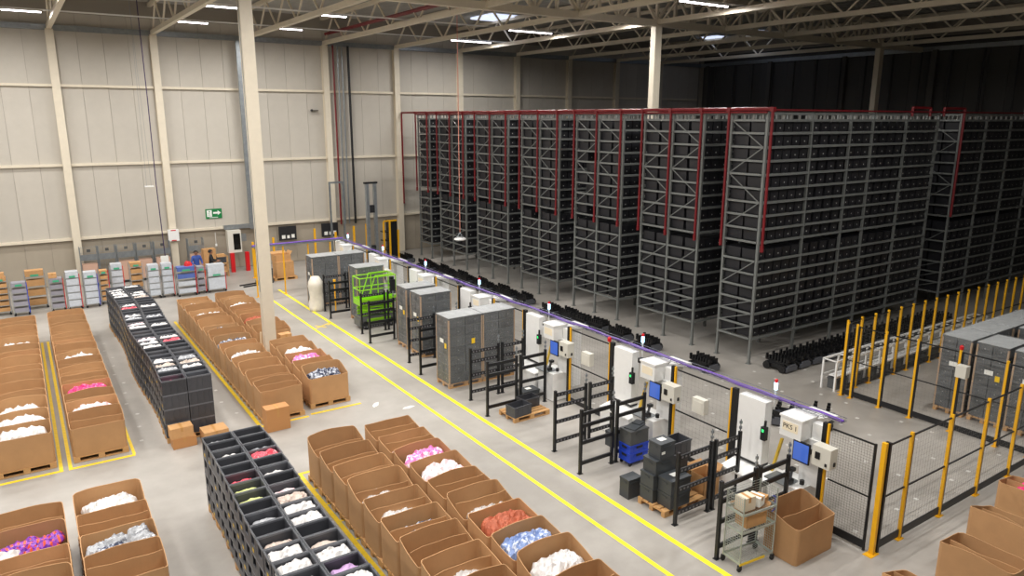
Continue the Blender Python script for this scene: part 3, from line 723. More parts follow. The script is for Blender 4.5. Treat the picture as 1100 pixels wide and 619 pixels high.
# cable tray with purple cables
TR = thing('cable_tray', 'wire cable tray carrying purple cables above the picking stations', 'cable tray', (12.95, 7.5, 2.36))
tw = MB()
for x in (-.1,-.03,.04,.1): tw.box(x-.006,x+.006,0,26.6,0,.01)
for i in range(133): tw.box(-.1,.1,.2*i,.2*i+.008,-.004,.004)
for s in (-.1,.1): tw.box(s-.006,s+.006,0,26.6,.06,.07)
part(tw.build('wire_basket', m_galv, TR), None, 'stuff')
pc = MB(); 
pts = [(.02*math.sin(i*1.3), .5*i, .03+.012*math.sin(i*2.1)) for i in range(54)]
pc.tube(pts, .022, 5); pc.tube([(x-.06+.02*math.sin(i), y, z) for i, (x, y, z) in enumerate(pts)], .018, 5); pc.build('purple_cable', m_purple, TR)
TR2 = thing('cable_tray', 'short wire cable tray with purple cables turning left at the far end', 'cable tray', (8.6, 34.2, 2.36))
MB().box(0,4.4,-.1,-.09,0,.06).box(0,4.4,.09,.1,0,.06).box(0,4.4,-.1,.1,-.008,0).build('wire_basket', m_galv, TR2)
MB().tube([(.5*i, .03*math.sin(i*1.4), .07) for i in range(9)]+[(4.35,0,.07)], .05, 5).build('purple_cable', m_purple, TR2)
for i, x in enumerate((8.7,10.0,11.2,12.3)):
    o = place('tray_post', post_m, None, (x, 34.2, 0)); tag(o, 'yellow post under the far cable tray, %s from the left' % ORD[i], 'post', 'far cable tray posts')

# ------------------------------------------------------------------ black ladder frames
def ladder(x0, x1, y, label, slotted, mast=True):
    r = thing('ladder_frame', label, 'frame', (x0, y, 0), 0, 'black ladder frames')
    L = x1-x0
    for x in (0, L): place('post', M_('lp', lambda: MB().box(-.032,.032,-.032,.032,.01,1.62).box(-.06,.06,-.05,.05,0,.01).mesh('post', m_black)), r, (x, 0, 0))
    for z in (.26,.78,1.2,1.5):
        key = 'rung%.2f%d' % (L, slotted)
        def mk():
            b = MB(); b.box(.032, L-.032, -.02, .02, -.045, .045)
            if slotted:
                b.cur = 1; n = int(L/.11)
                for i in range(n): b.box(.07+i*(L-.14)/n, .07+i*(L-.14)/n+.05, -.0225, -.02, -.022, .022)
            return b.mesh('rung', [m_black, mat('slot_grey', (120,118,122), .5)])
        place('rung', M_(key, mk), r, (0, 0, z))
    if mast: place('sensor_mast', M_('smast', lambda: MB().cyl((0,0,1.62),(0,0,1.9),.012).box(-.025,.025,-.02,.02,1.68,1.74).box(-.025,.025,-.02,.02,1.8,1.86).mesh('sensor_mast', m_galv)), r, (L, 0, 0))
    return r
for k in range(6):
    y = 8.13+SP*k; nm = ORD[k]+' lane from the cage'
    ladder(10.2, 11.18, y, 'black ladder frame at the walkway, near side of the '+nm, False)
    ladder(11.32, 12.2, y, 'black ladder frame at the station, near side of the '+nm, False)
    ladder(10.42, 11.4, y+1.29, 'black slotted ladder frame at the walkway, far side of the '+nm, True)
    ladder(11.54, 12.3, y+1.29, 'black slotted ladder frame at the station, far side of the '+nm, True)


# ------------------------------------------------------------------ stretch wrapped tote loads
m_film = bpy.data.materials.new('stretch_film'); m_film.use_nodes = True
_n = m_film.node_tree.nodes; _l = m_film.node_tree.links; _b = _n['Principled BSDF']
_b.inputs['Base Color'].default_value = (*lin((205,208,210)), 1); _b.inputs['Roughness'].default_value = .22; _b.inputs['Alpha'].default_value = .3
_t = _n.new('ShaderNodeTexNoise'); _t.inputs['Scale'].default_value = 5; _t.inputs['Detail'].default_value = 5
_c = _n.new('ShaderNodeTexCoord'); _mp = _n.new('ShaderNodeMapping'); _mp.inputs['Scale'].default_value = (.5,.5,5); _l.new(_c.outputs['Object'], _mp.inputs[0]); _l.new(_mp.outputs[0], _t.inputs['Vector'])
_mr = _n.new('ShaderNodeMapRange'); _mr.inputs['From Min'].default_value = .35; _mr.inputs['From Max'].default_value = .7; _mr.inputs['To Min'].default_value = .03; _mr.inputs['To Max'].default_value = .24
_l.new(_t.outputs['Fac'], _mr.inputs['Value']); _l.new(_mr.outputs[0], _b.inputs['Alpha'])
_bp = _n.new('ShaderNodeBump'); _bp.inputs['Strength'].default_value = .3; _l.new(_t.outputs['Fac'], _bp.inputs['Height']); _l.new(_bp.outputs[0], _b.inputs['Normal'])
lt = MB(); lt.box(-.285,.285,-.185,.185,0,.255).box(-.296,.296,-.196,.196,.255,.298)
for x in (-.2,0,.2): lt.box(x-.01,x+.01,-.193,-.185,.02,.255)
for y in (-.12,.12): lt.box(-.292,-.285,y-.01,y+.01,.02,.255)
lt.cur = 1; lt.box(.03,.055,-.199,-.196,.14,.165).box(-.299,-.296,-.02,.01,.14,.17)
ltm = lt.mesh('tote', [m_gtote, mat('pale_dot', (150,150,148), .5)])
post_l = MB().box(0,.045,0,.006,0,2.1).box(0,.006,0,.045,0,2.1).mesh('corner_post', mat('edge_board', (176,146,114), .7))
film = MB()
def filmbox(z1=2.29):
    b = MB(); n = 6; vs = []
    ring = [(-.61,-.41),(-.61,0),(-.61,.41),(0,.415),(.61,.41),(.61,0),(.61,-.41),(0,-.415)]
    for i in range(n+1):
        z = .06+(z1-.06)*i/n
        for x, y in ring: s = 1-.006*math.sin(i*2.3+x*7); vs.append((x*s, y*s, z))
    fs = []; m_ = len(ring)
    for i in range(n):
        for j in range(m_): fs.append((i*m_+(j+1) % m_, i*m_+j, (i+1)*m_+j, (i+1)*m_+(j+1) % m_))
    fs.append([n*m_+j for j in range(m_)][::-1]); b.add(vs, fs); return b.mesh('stretch_wrap', m_film)
fb = filmbox()
topsheet = MB().box(-.6,.6,-.4,.4,0,.012).mesh('top_sheet', mat('film_sheet', (172,174,174), .3, var=.12, scale=5))
def load(x, y, label, labels=1, group='stretch wrapped tote loads'):
    r = thing('wrapped_pallet_load', label, 'pallet load', (x, y, 0), 0, group)
    place('pallet', pal_mesh, r)
    for l in range(7):
        for ix in (-1, 1):
            for iy in (-1, 1): place('tote', ltm, r, (ix*.3, iy*.2, .15+.301*l))
    place('top_sheet', topsheet, r, (0, 0, .15+.301*7))
    for sx, sy, rz in ((-1,-1,0),(1,-1,math.pi/2),(1,1,math.pi),(-1,1,-math.pi/2)): place('corner_post', post_l, r, (sx*.606, sy*.406, .1), rz)
    place('stretch_wrap', fb, r)
    if labels:
        place('label', M_('lb1', lambda: MB().box(-.622,-.618,-.1,.12,1.42,1.55).mesh('label', m_label)), r)
        part(place('label', M_('lb2', lambda: MB().box(-.622,-.618,-.28,-.16,1.28,1.44).mesh('label', m_ylabel)), r), 'yellow label')
    if labels > 1: part(place('label', M_('lb3', lambda: MB().box(.2,.32,-.425,-.42,1.35,1.52).mesh('label', m_ylabel)), r), 'yellow label')
    return r
load(10.93, 19.2, 'stretch wrapped load of grey totes, walkway side of the nearest joined pair', 2)
load(12.16, 19.2, 'stretch wrapped load of grey totes, station side of the nearest joined pair', 0)
load(11.62, 22.42, 'stretch wrapped grey tote load, front one of two side by side', 1)
load(11.62, 23.55, 'stretch wrapped grey tote load, rear one of two side by side', 1)
load(10.82, 31.22, 'stretch wrapped grey tote load behind the white sack, walkway side', 1)
load(12.05, 31.22, 'stretch wrapped grey tote load behind the white sack, station side', 0)
load(11.55, 27.98, 'stretch wrapped tote load standing behind the green scissor lift', 0)
for i, (x, y) in enumerate([(21.85+1.25*i, 9.28) for i in range(4)]+[(21.9, 8.38), (24.4, 8.38), (25.65, 8.38), (21.9, 7.45), (23.15, 7.45)]):
    load(x, y, 'stretch wrapped dark tote load behind the right hand fence, %s' % ('front of the far row', 'second in the far row', 'third in the far row', 'last in the far row', 'front of the middle row', 'second in the middle row', 'last in the middle row', 'front of the near row', 'last in the near row')[i], 1, 'wrapped loads behind the fence')

# ------------------------------------------------------------------ shuttle robots
def robot_meshes():
    D = {}
    b = MB(); b.box(-.4,.4,-.26,.26,.1,.24).box(-.3,.3,-.2,.2,.24,.3); D['chassis'] = b.mesh('chassis', m_robot)
    D['wheel'] = MB().cyl((0,-.05,0),(0,.05,0),.13,10).cyl((0,-.06,0),(0,.06,0),.05,8).mesh('wheel', m_robot)
    b = MB(); b.box(-.44,.44,-.03,.03,.28,.34)
    for i in range(8): b.box(-.42+.115*i,-.37+.115*i,-.045,.045,.3,.46+.03*((i*3) % 2))
    D['lift_rack'] = b.mesh('lift_rack', m_robot)
    D['bumper'] = MB().box(-.03,.03,-.28,.28,.06,.2).box(-.02,.02,-.2,.2,.2,.27).mesh('bumper', mat('robot_grey', (84,86,92), .4))
    return D
RM = robot_meshes()
def robot(x, y, rz, label, group):
    r = thing('shuttle_robot', label, 'robot', (x, y, 0), rz, group)
    place('chassis', RM['chassis'], r)
    for sx in (-.3,.3):
        for sy in (-.3,.3): place('wheel', RM['wheel'], r, (sx, sy, .135))
    for sy in (-.17,.17): place('lift_rack', RM['lift_rack'], r, (0, sy, 0))
    place('bumper', RM['bumper'], r, (-.44, 0, 0))
for i in range(15): robot(20.5+.74*i, 14.32, math.pi/2+.03*math.sin(i*2), 'black shuttle robot parked in the line beside the nearest rack, %s from the front' % ORD[i], 'robots beside the nearest rack')
ry = [15.75, 18.4, 19.85]+[21.2+.97*i for i in range(4)]+[26.4+.97*i for i in range(11)]+[38.2]
for i, y in enumerate(ry):
    robot(18.35+.12*math.sin(i*3), y, math.pi/2+.08*math.sin(i*5), 'black shuttle robot waiting on the aisle before the racks, %s from the cage' % (ORD+['twenty first','twenty second'])[i], 'robots before the racks')
robot(16.85, 11.5, .5, 'black shuttle robot just behind picking station one, left one', None)
robot(17.55, 10.85, .5, 'black shuttle robot just behind picking station one, right one', None)

# ------------------------------------------------------------------ white bench behind the right fence
WBn = thing('steel_bench', 'long white steel bench behind the yellow posted fence', 'bench', (20.1, 12.02, 0))
for i in range(13):
    for y in (.06, .5): MB().box(-.025,.025,-.025,.025,0,.93).build('leg', m_white, WBn, (.02+.8*i, y, 0))
for y in (.06, .5): MB().box(0,9.65,y-.03,y+.03,.93,.98).build('top_rail', m_white, WBn); MB().box(0,9.65,y-.025,y+.025,.42,.46).build('lower_rail', m_white, WBn)
for i in range(13):
    MB().box(.0+.8*i,.05+.8*i,.06,.5,.94,.97).build('cross_bar', m_white, WBn)
    if i < 12: MB().box(.06+.8*i,.78+.8*i,.02,.3,.46,.49).build('shelf_plate', m_white, WBn)
for i in range(12):
    o = MB().box(-.26,.26,-.16,.16,0,.3).box(-.28,.28,-.18,.18,.3,.34).build('grey_bin', m_gtote, None, (20.55+.8*i, 12.27, 0)); tag(o, 'grey bin under the white bench, %s from its end' % ORD[i], 'bin', 'bins under the bench')
# ------------------------------------------------------------------ scissor lift
SL = thing('scissor_lift', 'lime green scissor lift with guard rails parked before a wrapped load', 'scissor lift', (11.35, 26.72, 0))
MB().box(-.75,.75,-.33,.33,.16,.5).box(-.8,-.7,-.3,.3,.12,.4).build('chassis', mat('lift_grey', (96,98,98), .5), SL)
for sx in (-.55,.55):
    for sy in (-.33,.33): MB().cyl((0,-.05,0),(0,.05,0),.16,14).cyl((0,-.055,0),(0,.055,0),.07,10).build('wheel', m_black, SL, (sx, sy, .16))
for i in range(3):
    z = .55+.13*i
    MB().bar((-.68,-.22,z),(.68,-.22,z+.1),.05,.06).bar((-.68,.22,z),(.68,.22,z+.1),.05,.06).bar((.68,-.25,z),(-.68,-.25,z+.1),.05,.06).bar((.68,.25,z),(-.68,.25,z+.1),.05,.06).build('scissor_arms', m_green, SL)
MB().box(-.78,.78,-.36,.36,.98,1.03).box(-.78,.78,-.36,-.34,1.03,1.22).box(-.78,.78,.34,.36,1.03,1.22).box(-.78,-.76,-.36,.36,1.03,1.22).box(.76,.78,-.36,.36,1.03,1.22).build('platform', m_green, SL)
g = MB()
for y in (-.35,.35):
    for z in (1.6, 2.08): g.tube([(-.76,y,z),(.76,y,z)], .022)
    for x in (-.76,0,.76): g.tube([(x,y,1.2),(x,y,2.08)], .022)
    g.tube([(-.4,y*.92,1.3),(-.1,y*.92,2.12),(.72,y*.92,2.12)], .022)
for x in (-.76,.76):
    for z in (1.6,2.08): g.tube([(x,-.35,z),(x,.35,z)], .022)
g.build('guard_rail', m_green, SL)
MB().box(.5,.72,-.42,-.36,1.35,1.9).box(.55,.7,-.34,-.2,1.75,2.0).build('control_box', m_black, SL)
MB().box(-.5,.5,-.345,-.335,.2,.42).build('side_plate', m_green, SL)
# white sack
def sack(b, r, h, seed):
    n = 14; m_ = 12; vs = []; fs = []
    for i in range(m_+1):
        t = i/m_
        for k in range(n):
            a = 2*math.pi*k/n; p = Vector((math.cos(a)*1.3, math.sin(a)*1.3, t*3+seed))
            rr = r*(1+.16*noise.noise(p*1.2)+.1*noise.noise(p*3))*(.95+.07*math.sin(t*8+1))*(1 if t < .8 else 1-(t-.8)*2.6) + .0
            vs.append((rr*math.cos(a), rr*math.sin(a), h*t))
    for i in range(m_):
        for k in range(n): fs.append((i*n+k, i*n+(k+1) % n, (i+1)*n+(k+1) % n, (i+1)*n+k))
    fs += [tuple(range(n))[::-1], tuple(range(m_*n, (m_+1)*n))]
    return b.add(vs, fs)
SK = thing('plastic_sack', 'tall bulging white plastic sack standing beside the walkway', 'sack', (10.2, 30.42, 0))
sack(MB(), .34, 1.5, 3).build('bag', mat('cream_plastic', (228,222,208), .4, var=.1, scale=5), SK, smooth=True)
MB().cyl((0,0,1.28),(0,0,1.31),.235,14).build('tie', m_green, SK)
o = MB().cyl((0,0,0),(0,0,1.35),.03).cyl((0,0,1.35),(0,0,1.45),.06).build('marker_post', m_yellow, None, (10.75,29.6,0)); tag(o, 'small yellow capped post beside the white sack', 'post')

# ------------------------------------------------------------------ items beside the stations
def ltote(b, w, d, h, lid=True, wall=.015):
    hw, hd = w/2, d/2
    if lid:
        b.box(-hw*.96,hw*.96,-hd*.96,hd*.96,0,h-.04).box(-hw,hw,-hd,hd,h-.04,h)
        b.box(-.12,.12,-hd*.96-.012,-hd*.96,h-.1,h-.07).box(-hw*.96-.012,-hw*.96,-.07,.07,h-.1,h-.07)
    else:
        b.box(-hw,hw,-hd,hd,0,.015).box(-hw,hw,-hd,-hd+wall,.015,h).box(-hw,hw,hd-wall,hd,.015,h).box(-hw,-hw+wall,-hd+wall,hd-wall,.015,h).box(hw-wall,hw,-hd+wall,hd-wall,.015,h)
        b.box(-hw-.012,hw+.012,-hd-.012,-hd,h-.04,h).box(-hw-.012,-hw,-hd,hd,h-.04,h)
        for x in (-hw*.6,0,hw*.6): b.box(x-.012,x+.012,-hd-.006,-hd,.02,h-.05)
    return b
def tote(x, y, z, label, w=.6, d=.4, h=.32, rz=0, mt=None, lid=True, lab=False, name='lidded_tote', tilt=None):
    o = thing(name, label, 'tote', (x, y, z), rz)
    if tilt: o.rotation_euler = (tilt[0], tilt[1], rz)
    ltote(MB(), w, d, h, lid).build('body', mt or m_lid, o)
    if lab:
        MB().box(-.05,.05,-.004,0,0,.06).build('label', m_label, o, (-.12,-d/2*.96,.12)); 
        MB().box(-.09,.09,-.07,.07,0,.003).build('label', m_label, o, (.02,.03,h))
    return o
pallet(11.02, 10.12, 'wooden pallet carrying dark lidded totes beside the ladder frames', None, True)
tote(10.74,10.31,PZ,'dark lidded tote at the bottom of the rear stack on the pallet')
tote(10.74,10.31,PZ+.325,'dark lidded tote second up in the rear stack on the pallet')
tote(10.78,10.29,PZ+.65,'dark lidded tote third up in the rear stack on the pallet')
tote(10.8,10.26,PZ+.975,'dark tote with white sticker on top of the pallet stack', w=.44, d=.36, h=.36, lab=True)
tote(10.86,9.9,PZ,'dark lidded tote at the bottom front of the pallet', lab=True)
tote(10.86,9.9,PZ+.325,'dark lidded tote with white stickers upper front on the pallet', lab=True)
tote(11.42,10.42,PZ,'dark tote under the open black crate at the pallet rear', h=.42, w=.5, d=.3)
tote(11.42,10.42,PZ+.425,'grey tote under the open black crate at the pallet rear', h=.36, w=.5, d=.3)
tote(11.42,10.46,PZ+.79,'open black plastic crate on top of the pallet rear', w=.6, d=.4, h=.34, mt=m_tote, lid=False, name='open_crate')
tote(10.5,10.85,0,'grey tote standing on the floor behind the loaded pallet', w=.4, d=.3, h=.46)
def smallbox(x, y, z, w, d, h, label, rz=0, open_=False, mt=None):
    r = thing('cardboard_box', label, 'box', (x, y, z), rz)
    b = MB()
    if open_:
        b.box(-w/2,w/2,-d/2,d/2,0,.01)
        for a in ((-w/2,w/2,-d/2,-d/2+.008),(-w/2,w/2,d/2-.008,d/2),(-w/2,-w/2+.008,-d/2,d/2),(w/2-.008,w/2,-d/2,d/2)): b.box(*a, .01, h)
        b.build('carton', mt or m_card2, r)
        MB().add([(-w/2,d/2,h),(w/2,d/2,h),(w/2,d/2+.16,h+.1),(-w/2,d/2+.16,h+.1),(-w/2,d/2,h-.006),(w/2,d/2,h-.006),(w/2,d/2+.16,h+.094),(-w/2,d/2+.16,h+.094)], [(0,1,2,3),(7,6,5,4),(0,4,5,1),(1,5,6,2),(2,6,7,3),(3,7,4,0)]).build('flap', mt or m_card2, r)
        MB().add([(w/2,-d/2,h),(w/2,d/2,h),(w/2+.1,d/2,h+.14),(w/2+.1,-d/2,h+.14),(w/2-.006,-d/2,h),(w/2-.006,d/2,h),(w/2+.094,d/2,h+.14),(w/2+.094,-d/2,h+.14)], [(0,1,2,3),(7,6,5,4),(0,4,5,1),(1,5,6,2),(2,6,7,3),(3,7,4,0)]).build('flap', mt or m_card2, r)
    else:
        b.box(-w/2,w/2,-d/2,d/2,0,h).build('carton', mt or m_card2, r)
        MB().box(-.03,.03,-d/2-.001,d/2+.001,h,h+.0015).box(-.03,.03,-d/2-.0015,-d/2,h*.6,h).build('tape', mat('packing_tape', (190,140,80), .3), r)
    return r
smallbox(11.92,9.98,0,.5,.4,.55,'open cardboard box standing at the right of the loaded pallet',0,True)
smallbox(11.9,10.4,0,.36,.3,.5,'cardboard box squeezed behind the open box by the pallet')
pallet(11.15,15.92,'small pale wooden pallet carrying two black crates',None,True)
tote(10.83,15.74,PZ,'open black crate with white sticker at the pallet front',h=.3,mt=m_tote,lid=False,name='open_crate',lab=False,rz=.1)
tote(11.4,16.1,PZ,'open black crate at the rear of the small pallet',h=.28,w=.55,d=.38,mt=m_tote,lid=False,name='open_crate',rz=.05)
tote(11.93,16.85,0,'closed dark tote on the floor before the third picking station',h=.3,w=.6,d=.4,lab=True)
tote(11.95,13.0,0,'closed dark tote on the floor before the second picking station',h=.4,w=.4,d=.3)
BD = thing('bin_dolly', 'wheeled dolly under the blue folded crates', 'dolly', (11.68,12.02,0))
MB().box(-.3,.3,-.2,.2,.11,.15).build('deck', m_blue, BD)
for sx in (-.24,.24):
    for sy in (-.15,.15): MB().cyl((0,-.015,0),(0,.015,0),.05,10).box(-.03,.03,-.025,.025,.04,.07).build('wheel', m_black, BD, (sx,sy,.05))
for i in range(2):
    c = thing('folding_crate', ('lower','upper')[i]+' blue plastic crate on the wheeled dolly', 'crate', (11.68,12.02,.15+.2*i))
    ltote(MB(), .59, .39, .198, False).build('body', m_blue, c); MB().box(-.31,-.303,-.08,.08,.1,.16).box(-.1,.1,-.212,-.205,.1,.16).build('handle', m_black, c)
tote(11.68,12.02,.55,'grey plastic crate on top of the blue crates',h=.36,mt=m_gtote,name='open_crate')
o = MB().box(-.26,.26,-.15,.15,0,.03).box(.05,.3,-.1,.12,.03,.06).build('loose_lid', m_lid, None, (11.72,12.05,.91), .3); tag(o, 'loose dark lid lying on the grey crate', 'lid')
tote(12.1,8.55,.0,'low grey bin on the floor before the nearest station',h=.3,w=.3,d=.25)
# near big carton and wire trolley
bx = carton(11.8, 7.5, 'large open cardboard box with divider standing on the floor by the cage', 3, z=.001, group=None)
TRo = thing('wire_trolley', 'tall wire shelf trolley with three shelves and blue handle', 'trolley', (10.66, 7.78, 0), -.1)
m_tw = mat('trolley_wire', (178,186,180), .35, .6)
for sx in (-.42,.42):
    for sy in (-.21,.21):
        MB().cyl((sx,sy,.12),(sx,sy,1.5),.014).build('post', m_tw, TRo)
        wl = MB().cyl((0,-.015,0),(0,.015,0),.055,10).box(-.03,.03,-.03,.03,.03,.07).build('wheel', m_black, TRo, (sx,sy,.055))
for z in (.16,.78,1.14):
    b = MB()
    for s in (-.21,.21): b.box(-.42,.42,s-.012,s+.012,z-.02,z+.02)
    for s in (-.42,.42): b.box(s-.012,s+.012,-.21,.21,z-.02,z+.02)
    for i in range(1,17): b.box(-.42+.0494*i,-.416+.0494*i,-.21,.21,z-.004,z+.004)
    b.build('shelf', m_tw, TRo)
for sx in (-.42,.42):
    b = MB()
    for i in range(1,9): b.box(sx-.003,sx+.003,-.21+.0467*i,-.206+.0467*i,.16,1.5)
    for i in range(26): b.box(sx-.003,sx+.003,-.21,.21,.18+.052*i,.184+.052*i)
    b.build('side_grid', m_tw, TRo)
b = MB()
for i in range(26): b.box(-.42,.42,.207,.213,.18+.052*i,.184+.052*i)
b.build('back_grid', m_tw, TRo)
MB().box(-.43,.2,-.23,-.22,.12,.17).build('front_strip', m_ylabel, TRo)
MB().tube([(.43,-.1,.95),(.5,-.1,.98),(.5,-.1,1.25),(.43,-.1,1.28)], .014).build('handle', m_blue, TRo)
smallbox(10.45,7.77,1.162,.3,.22,.26,'pale cardboard box on the top shelf of the wire trolley',-.1,mt=mat('pale_carton',(222,208,186),.7))
smallbox(10.75,7.77,1.162,.2,.26,.18,'white box with dark label on the trolley top shelf',.2,mt=m_label)
smallbox(10.97,7.80,1.162,.16,.2,.1,'small brown box at the right of the trolley top shelf',.3)
smallbox(10.66,7.78,.802,.5,.3,.24,'open brown box on the middle trolley shelf',-.1,True)
# loose cartons by the tote stacks and pallets
smallbox(2.72,19.1,0,.56,.36,.26,'lower brown box of two before the far black tote stack',.02,mt=mat('orange_carton',(190,136,84),.7))
smallbox(2.68,19.12,.262,.54,.36,.28,'upper tan box of two before the far black tote stack',.02)
smallbox(3.45,18.98,0,.6,.5,.34,'tan box between the far and near black tote stacks',.05)
smallbox(5.02,18.82,0,.62,.36,.64,'tall orange brown box before the far pallet boxes',.02,mt=mat('orange_carton',(190,136,84),.7))
smallbox(7.05,24.62,0,.4,.3,.9,'upright brown carton standing beside the steel column',.1)
o = MB().cyl((0,0,0),(.03,0,1.15),.03,8).build('cardboard_tube', mat('tube_card',(220,196,160),.7), None, (6.15,24.35,0)); tag(o, 'pale cardboard tube leaning beside the steel column', 'tube')
# grey plastic bags and plaid shirt bags heaped over the lower left boxes
for i, (dx, dy, w_, d_, rz) in enumerate(((-.38,-.1,.4,.34,.3),(-.05,.0,.46,.36,-.2),(.3,.12,.42,.34,.5),(.36,-.14,.4,.34,-.5),(-.15,-.22,.5,.26,.1))):
    heap(w_, d_, .1, 300+i, m_grey if i != 4 else m_denim, ('grey plastic garment bag','grey plastic garment bag','grey plastic garment bag','grey plastic garment bag','dark striped garment bag')[i]+', %s of five in the lower left inner box' % ORD[i], (.72+dx, 13.43+dy, PZ+.74+.02*(i%3)), rz, 'garment_bag', 'bag', .1, 10, 8)
for i, (dx, dy, rz) in enumerate(((-.35,.0,.3),(.0,.05,-.2),(.36,.12,.5),(-.3,-.18,-.1))):
    heap(.46, .34, .09, 330+i, m_plaid if i != 3 else m_pwhite, ('purple plaid shirt in a clear bag' if i != 3 else 'white garment bag')+', %s of four in lower left outer box' % ORD[i], (-.63+dx, 14.14+dy, PZ+.7+.02*(i % 2)), rz, 'garment_bag', 'bag', .12, 10, 8)

# ------------------------------------------------------------------ back wall fittings
ES = thing('exit_sign', 'green emergency exit sign with running figure and arrow on the back wall', 'sign', (8.66, 41.93, 3.1))
MB().box(-.42,.42,-.02,.02,-.26,.26).build('board', m_gsign, ES)
MB().box(-.36,-.1,-.024,-.02,-.16,.2).build('door_symbol', m_swhite, ES)
MB().cyl((-.22,-.024,.12),(-.22,-.028,.12),.032,8).bar((-.23,-.026,.08),(-.25,-.026,-.02),.004,.05,(0,1,0)).bar((-.25,-.026,-.02),(-.19,-.026,-.07),.004,.03,(0,1,0)).bar((-.19,-.026,-.07),(-.2,-.026,-.13),.004,.03,(0,1,0)).bar((-.25,-.026,-.02),(-.3,-.026,-.1),.004,.03,(0,1,0)).bar((-.23,-.026,.06),(-.15,-.026,.02),.004,.025,(0,1,0)).bar((-.23,-.026,.06),(-.3,-.026,.02),.004,.025,(0,1,0)).build('running_figure', m_gsign, ES)
MB().box(-.03,.22,-.025,-.02,-.01,.09).add([(.2,-.025,-.09),(.37,-.025,.04),(.2,-.025,.17),(.2,-.02,-.09),(.37,-.02,.04),(.2,-.02,.17)], [(0,1,2),(5,4,3),(0,3,4,1),(1,4,5,2),(2,5,3,0)]).build('arrow', m_swhite, ES)
MB().box(-.24,.2,-.025,-.02,-.22,-.19).build('caption_bar', m_swhite, ES)
CBn = thing('wall_cabinet', 'pale grey wall cabinet with dark glass door raised on red posts', 'cabinet', (9.45, 40.95, 0))
MB().box(-.42,.28,-.15,.25,1.05,2.25).build('body', m_beige, CBn); MB().box(-.14,.22,-.16,-.15,1.2,2.08).build('glass_door', m_glassy, CBn)
MB().box(.3,.6,.05,.25,1.6,2.0).build('side_box', m_galv, CBn)
for x in (-.28,.5):
    MB().box(x-.1,x+.1,-.3,-.1,0,1.05).build('red_post', m_redpost, CBn)
DU = thing('cable_duct', 'galvanised cable duct running down the wall and turning above the cabinet', 'duct', (10.52, 41.3, 0))
MB().box(-.17,.17,-.06,.06,2.2,12.1).build('riser', m_galv, DU); MB().box(-1.55,-.17,-.1,.1,2.28,2.5).build('elbow', m_galv, DU)
WS = thing('column_sign', 'white box with red stripes fixed to the wall column', 'sign', (6.47, 41.5, 2.16))
MB().box(-.26,.26,-.1,.1,-.3,.3).build('box', m_white, WS); MB().box(-.12,.12,-.105,-.1,.24,.29).box(-.12,.12,-.105,-.1,-.29,-.24).build('stripe', m_redpost, WS)
for i, (x, r_, mt, lb) in enumerate(((15.78,.05,m_red,'thin red pipe running down the back wall'),(16.05,.045,m_galv,'left of two bright conduits running down the back wall'),(16.3,.045,m_galv,'right of two bright conduits running down the back wall'),(16.68,.07,m_black,'black cable bundle running down the back wall'))):
    o = MB().cyl((0,0,2.0),(0,0,12.2),r_).build('wall_pipe', mt, None, (x,41.72,0)); tag(o, lb, 'pipe')
o = MB().cyl((15.3,26,12.75),(15.3,41.4,12.75),.09).build('roof_pipe', m_red); tag(o, 'red sprinkler main running below the roof towards the back wall', 'pipe')
for i, (x, mt) in enumerate(((12.5,m_black),(15.0,m_black))):
    B = thing('wall_board', ('black board with papers on the back wall right of the cabinet','black board on the back wall beside the pipes')[i], 'board', (x, 41.6, 1.75))
    MB().box(-.5,.5,-.03,.03,-.4,.4).build('panel', m_slot, B); MB().box(-.35,-.15,-.035,-.03,-.3,-.1).box(-.05,.1,-.035,-.03,-.3,-.12).box(.2,.38,-.035,-.03,-.28,-.08).build('paper', m_label, B)
MA = thing('vertical_lift_mast', 'tall grey twin column lift mast near the back wall', 'lift', (15.75, 37.0, 0))
for x in (-.24,.2): MB().box(x-.08,x+.08,-.1,.1,0,4.75).build('column', m_galv, MA)
MB().box(-.4,.35,-.08,.08,4.75,4.85).build('top_bar', m_black, MA); MB().box(-.16,.12,-.12,.12,3.2,3.6).box(-.16,.12,-.12,.12,.4,1.4).build('carriage', m_slot, MA)
GM = thing('guarded_machine', 'black machine framed by yellow guard posts beside the lift mast', 'machine', (17.2, 38.2, 0))
MB().box(.0,.42,-.3,.3,0,2.55).build('cabinet', m_black, GM)
for x, y in ((-.4,-.3),(-.05,-.34),(.46,-.34)): MB().box(x-.04,x+.04,y-.04,y+.04,0,2.0 if x > .3 else 2.5).build('guard_post', m_yellow, GM)
MB().box(-.4,.4,-.34,-.28,2.5,2.58).build('yellow_beam', m_yellow, GM)
for z in (.9,1.4,1.9): MB().box(-.38,0,-.25,.25,z-.03,z+.03).build('conveyor_shelf', m_slot, GM)
for i, (x, y, h) in enumerate(((13.6,40.2,2.1),(14.6,39.6,1.9),(16.1,40.6,2.0),(16.8,40.4,2.1),(9.75,38.6,1.9),(10.9,38.9,2.0))):
    o = MB().box(-.05,.05,-.05,.05,.015,h).box(-.12,.12,-.12,.12,0,.015).build('guard_post', m_yellow, None, (x,y,0)); tag(o, 'yellow guard post near the back wall, %s from the left' % ('third','fourth','fifth','sixth','first','second')[i], 'post', 'yellow guard posts')
GP = thing('conduit_frame', 'grey goalpost conduit frame standing at the back wall', 'frame', (14.9, 41.0, 0))
MB().box(-.05,.05,-.05,.05,0,4.5).build('upright', m_galv, GP); MB().box(.75,.85,-.05,.05,0,4.5).build('upright', m_galv, GP); MB().box(-.05,.85,-.05,.05,4.5,4.6).build('crossbar', m_galv, GP)
